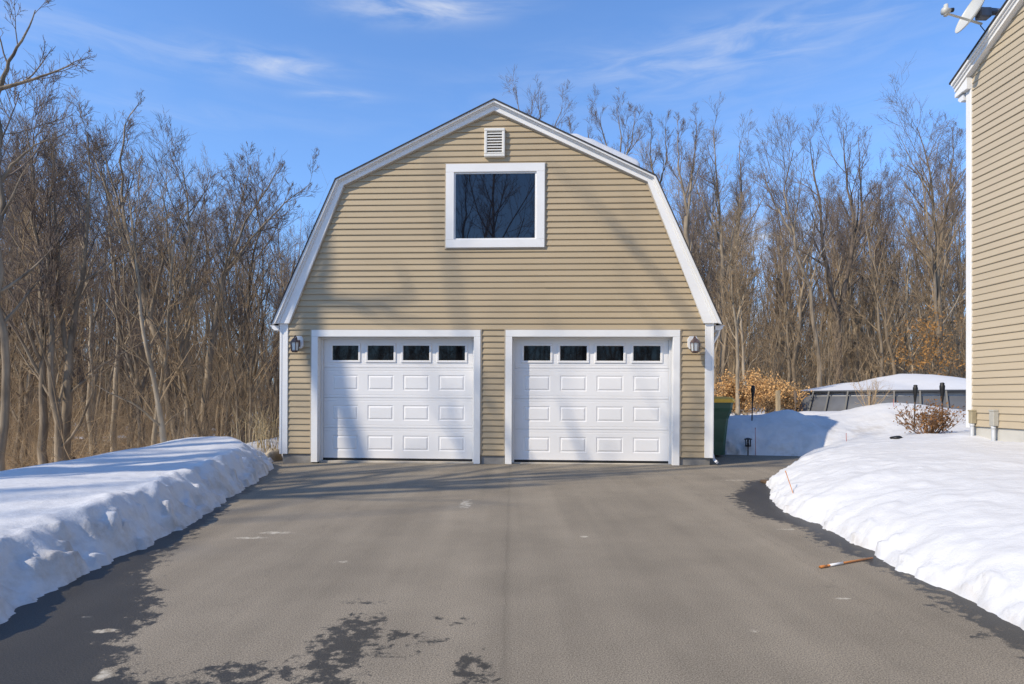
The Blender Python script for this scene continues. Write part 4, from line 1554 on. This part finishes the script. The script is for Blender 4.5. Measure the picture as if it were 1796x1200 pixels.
photo_tree('low fine treetop halfway along the right roof slope', 29, 1012, [
    ([G, (1013, 420), (1013, 310)], .14, .08), ([(1013, 310), (1005, 260), (1000, 222)], .05, .008), ([(1013, 310), (1028, 270), (1034, 228)], .05, .008)], 'bark_grey', 'twig', 317, nb=10, t0=.85, ang=.55, blen=.2, wob=.07)
photo_tree('bare treetop beside the bend of the right roof slope', 29, 1150, [
    ([G, (1152, 430), (1152, 340)], .15, .09), ([(1152, 340), (1140, 270), (1143, 225)], .06, .008), ([(1152, 340), (1170, 280), (1166, 222)], .06, .008)], 'bark_brown', 'twig', 318, nb=12, t0=.8, ang=.55, blen=.22, wob=.08)
photo_tree('upright many branched tree between the roof bend and the twin stemmed tree', 27, 1205, [
    ([G, (1208, 470), (1206, 380)], .16, .11), ([(1206, 380), (1190, 290), (1188, 205)], .07, .008), ([(1206, 380), (1216, 290), (1222, 215)], .07, .008)], 'bark_grey', 'twig', 319, nb=13, t0=.75, ang=.55, blen=.24, wob=.08)


def in_clear(x, y):
    return not (-4.8 < x < 4.9 and y < 21.5) and not (x > 3 and y < 24.5 and x < 22)


rg = random.Random(5)


def scatter(n, pxr, dr, protos, label, group, scr, name='bare_tree', tops=None):
    k = 0
    tries = 0
    placed = []
    while k < n and tries < 4000:
        tries += 1
        px = rg.uniform(*pxr)
        d = dr[0] + (dr[1] - dr[0]) * rg.random() ** 1.25
        x = (px - CX) * d / F
        if not in_clear(x, d) or (x < 0 and x > -5.9):
            continue
        if any((x - a) ** 2 + (d - b_) ** 2 < (1.0 if name == 'bare_tree' else .3) for a, b_ in placed):
            continue
        placed.append((x, d))
        me, h = protos[rg.randrange(len(protos))]
        sc_ = rg.uniform(*scr)
        if tops:
            yt = float(np.interp(px, *tops)) + rg.random() * 240
            sc_ = min(1.6, (HC + (HY - yt) * d / F - tz(x, d)) / h)
        put_tree(name, me, (x, d, tz(x, d)), rg.uniform(0, 6.28), sc_, label, group, tilt=(rg.gauss(0, .04), rg.gauss(0, .04)))
        k += 1


scatter(84, (-60, 560), (17, 48), PROTO, 'bare tree crowded in the woods behind the front row left of the garage', 'bare trees deep in the left woods', (.72, .98), tops=([-60, 100, 200, 330, 500, 560], [215, 245, 290, 315, 355, 405]))
scatter(84, (1120, 1700), (30, 58), PROTO, 'bare tree crowded in the woods behind the front row right of the garage', 'bare trees deep in the right woods', (.85, 1.18), tops=([1120, 1330, 1400, 1500, 1560, 1640, 1700], [285, 285, 305, 295, 345, 285, 275]))
scatter(34, (-60, 520), (12.5, 30), SAPL, 'thin bare sapling among the trunks left of the garage', 'saplings in the left woods', (.7, 1.2), 'sapling')
scatter(60, (1240, 1700), (25.5, 42), SAPL, 'thin bare sapling among the trunks right of the garage', 'saplings in the right woods', (.9, 1.35), 'sapling')

# trees beyond the frame at the left and behind the camera: they shade the garage and show in its window
for i, (x, y, k, sc_, rz) in enumerate(((-12.2, 2.1, 2, 1.15, .4), (-13.2, .9, 2, 1.12, 2.2), (-16.4, 1.5, 0, 1.7, 1.0), (-18.5, -1.4, 1, 1.5, 4.6), (-20.5, -2.6, 2, 1.6, 3.3), (-22.5, -1.0, 0, 1.8, 4.4), (-27, -3.6, 1, 2.0, 5.1), (-31, -7, 0, 2.2, .7))):
    put_tree('bare_tree', SPARSE[k][0], (x, y, tz(x, y)), rz, sc_, 'bare tree out of view at the left whose limbs shade the garage', 'shading trees beyond the left edge')
for i in range(6):
    x, y = -6 + i * 2.6 + rg.uniform(-.8, .8), -9 - rg.uniform(0, 6)
    put_tree('bare_tree', PROTO[(i * 3 + 1) % 5][0], (x, y, tz(x, y)), rg.uniform(0, 6), rg.uniform(1.0, 1.35), 'bare tree across the road mirrored in the loft window of the garage', 'trees mirrored in the loft window')


# undergrowth and far woods, too many stems to count
def stems(name, n, pxr, dr, hr, r, twigs, mt, seed, lean=.12, tw=.35, clear=True):
    rg2 = random.Random(seed)
    tm = TM()
    k = 0
    while k < n:
        px = rg2.uniform(*pxr)
        d = dr[0] + (dr[1] - dr[0]) * rg2.random()
        x = (px - CX) * d / F
        if clear and (not in_clear(x, d) or (-6.3 < x < 0)):
            continue
        k += 1
        h = rg2.uniform(*hr) * (.6 + .4 * rg2.random())
        p = Vector((x, d, tz(x, d)))
        pts, rad = grow(rg2, p, Vector((rg2.gauss(0, lean), rg2.gauss(0, lean), 1)), h, r * rg2.uniform(.5, 1.5) * (.5 + h / hr[1]), 4, .05, .10, .3)
        tm.limb(pts, rad, 3)
        for j in range(twigs):
            p2, r2, d2 = along(pts, rad, rg2.uniform(.12, .98))
            pa, qa = grow(rg2, p2, side_dir(rg2, d2, rg2.uniform(.4, 1.1)), h * tw * rg2.uniform(.4, 1.2), r2 * .45, 2, .08, .2, .5)
            tm.limb(pa, qa, 3)
            for z_ in range(2):
                p3, r3, d3 = along(pa, qa, rg2.uniform(.3, .98))
                pb, qb = grow(rg2, p3, side_dir(rg2, d3, rg2.uniform(.4, 1.0)), h * tw * .5 * rg2.uniform(.4, 1.2), r2 * .3, 1, .08, .2, .5)
                tm.limb(pb, qb, 3)
    o = bpy.data.objects.new(name, tm.mesh(name, M[mt]))
    COL.objects.link(o)
    return tag(o, kind='stuff')


tag(stems('undergrowth', 850, (-120, 560), (12.5, 34), (.9, 3.6), .009, 12, 'brush', 71, .5, .55), 'tangle of brown brush between the trunks left of the garage', 'undergrowth')
tag(stems('undergrowth', 1100, (1120, 1760), (26, 44), (1.5, 5.0), .012, 9, 'brush', 72, .28, .42), 'brown brush and thin stems between the trunks right of the garage', 'undergrowth')
tag(stems('far_woods', 2300, (-200, 620), (34, 80), (5, 12.5), .030, 8, 'far_stem', 73, .06, .22), 'far mass of brown bare stems behind the left woods', 'woods')
tag(stems('far_woods', 2500, (620, 1800), (46, 92), (6, 14), .036, 8, 'far_stem', 74, .06, .22), 'far mass of brown bare stems behind the right woods', 'woods')

rs2 = random.Random(75)
tm = TM()
for k in range(420):
    p = Vector((rs2.uniform(-26, 26), rs2.uniform(-34, -20), -.4))
    pts, rad = grow(rs2, p, Vector((rs2.gauss(0, .06), rs2.gauss(0, .06), 1)), rs2.uniform(4, 9), .07, 4, .05, .08, .3)
    tm.limb(pts, rad, 4)
    for j in range(7):
        p2, r2, d2 = along(pts, rad, rs2.uniform(.12, .98))
        pa, qa = grow(rs2, p2, side_dir(rs2, d2, rs2.uniform(.4, 1.1)), 2.2, .025, 2, .08, .2, .5)
        tm.limb(pa, qa, 3)
o = bpy.data.objects.new('far_woods', tm.mesh('far_woods', M['far_stem']))
COL.objects.link(o)
tag(o, 'mass of bare stems behind the viewer mirrored in the door panes', 'woods', kind='stuff')


# leaves
def leaves(mb, rg2, pts, n, spread, size, droop=.5):
    vs, fs = [], []
    for _ in range(n):
        c = rg2.choice(pts) + Vector((rg2.gauss(0, spread), rg2.gauss(0, spread), rg2.gauss(0, spread)))
        a = Vector((rg2.gauss(0, 1), rg2.gauss(0, 1), rg2.gauss(0, 1) - droop)).normalized()
        b_ = a.cross(Vector((rg2.gauss(0, 1), rg2.gauss(0, 1), rg2.gauss(0, 1)))).normalized()
        nn = a.cross(b_)
        s_ = size * rg2.uniform(.6, 1.3)
        o_ = len(vs)
        vs += [c - a * s_, c + b_ * s_ * .45 + nn * s_ * .18, c + a * s_, c - b_ * s_ * .45 + nn * s_ * .18]
        fs += [(o_, o_ + 1, o_ + 2), (o_, o_ + 2, o_ + 3)]
    mb.add(vs, fs)


def leafy(name, label, cat, loc, h, wdt, nst, nleaf, size, lm, bm, seed, group=None, tw=8, z0=.15, spread=.06):
    rg2 = random.Random(seed)
    t = empty(name, loc, label=label, cat=cat, group=group)
    tm = TM()
    tips = []
    for k in range(nst):
        a = rg2.uniform(0, 6.283)
        q = math.sqrt(rg2.random())
        d_ = Vector((math.cos(a) * q * wdt / h, math.sin(a) * q * wdt / h, 1))
        pts, rad = grow(rg2, Vector((math.cos(a) * .08 * wdt * q, math.sin(a) * .08 * wdt * q, 0)), d_, h * rg2.uniform(.65, 1.05), .005 + .003 * h, 5, .08, .12, .35)
        tm.limb(pts, rad, 4)
        for j in range(tw):
            p2, r2, d2 = along(pts, rad, z0 + (1 - z0) * rg2.random() * .99)
            pa, qa = grow(rg2, p2, side_dir(rg2, d2, rg2.uniform(.5, 1.1)), h * .26 * rg2.uniform(.4, 1.2), r2 * .5, 3, .05, .2, .5)
            tm.limb(pa, qa, 3)
            tips += pa[1:]
            for z_ in range(3):
                p3, r3, d3 = along(pa, qa, rg2.uniform(.2, .98))
                pb, qb = grow(rg2, p3, side_dir(rg2, d3, rg2.uniform(.5, 1.0)), h * .13 * rg2.uniform(.4, 1.2), r2 * .35, 2, .05, .2, .5)
                tm.limb(pb, qb, 3)
                tips += pb[1:]
    o = bpy.data.objects.new('stems', tm.mesh('stems', M[bm]))
    COL.objects.link(o)
    o.parent = t
    if nleaf:
        mb = MB()
        leaves(mb, rg2, tips, nleaf, spread, size)
        mb.build('leaves', M[lm], t)
    return t


for px, d, h, wd, nl, sd, lb in ((1302, 21.5, 1.20, 1.0, 3600, 1, 'tan leaved beech thicket beside the green bin, left of the first torch'), (1346, 22.0, 1.28, 1.0, 3600, 2, 'tan leaved beech thicket behind the short wooden post'), (1384, 22.4, .95, .7, 1800, 3, 'low tan leaved beech nearest the pool'), (1276, 21.5, .95, .7, 1700, 4, 'tan leaved beech sprays right behind the yellow bin lid')):
    x = (px - CX) * d / F
    leafy('beech_shrub', lb, 'beech shrub', (x, d, tz(x, d) + .3), h, wd, 11, nl, .045, 'tan_leaf', 'bark_grey', 400 + sd, 'tan leaved beeches behind the shaded bank', tw=9, z0=.1, spread=.09)
x, d = (1620 - CX) * 25.3 / F, 25.3
leafy('oak_sapling', 'young oak holding orange brown leaves in the woods left of the house corner', 'tree', (x, d, tz(x, d)), 3.6, .50, 4, 1000, .06, 'orange_leaf', 'bark_brown', 421, tw=11, z0=.5, spread=.12)
d = 10.65
for px, dd_, h, wd, nl, sd, lb in ((1628, 10.6, .62, .86, 950, 31, 'dry brown hydrangea shrub in the snow by the house corner'),):
    x = (px - CX) * dd_ / F
    leafy('hydrangea_shrub', lb, 'shrub', (x, dd_, snow_z(x, dd_) - .08), h + .05, wd, 50, nl, .026, 'dry_leaf', 'shrub_stem', sd, tw=5, z0=.3, spread=.02)
x, d = (1525 - CX) * 14.2 / F, 14.2
leafy('bare_shrub', 'leafless twiggy shrub in front of the pool wall', 'shrub', (x, d, snow_z(x, d) - .15), .95, .75, 16, 0, .02, 'dry_leaf', 'brush', 52, tw=7, z0=.2)

# reeds beside the garage corner
rg = random.Random(8)
mb = MB()
for k in range(70):
    x0, y0 = rg.gauss(0, .22), rg.gauss(0, .3)
    hgt = rg.uniform(.5, 1.15)
    lx, ly = rg.gauss(0, .22), rg.gauss(0, .22)
    mb.tube([(x0, y0, 0), (x0 + lx * .3, y0 + ly * .3, hgt * .6), (x0 + lx, y0 + ly, hgt * rg.uniform(.8, 1))], [.006, .005, .002], 3, False)
o = mb.build('dry_grass_clump', M['dry_grass'])
o.location = (-4.75, 12.0, .05)
tag(o, 'clump of pale dry grass left of the garage corner board', 'grass clump')
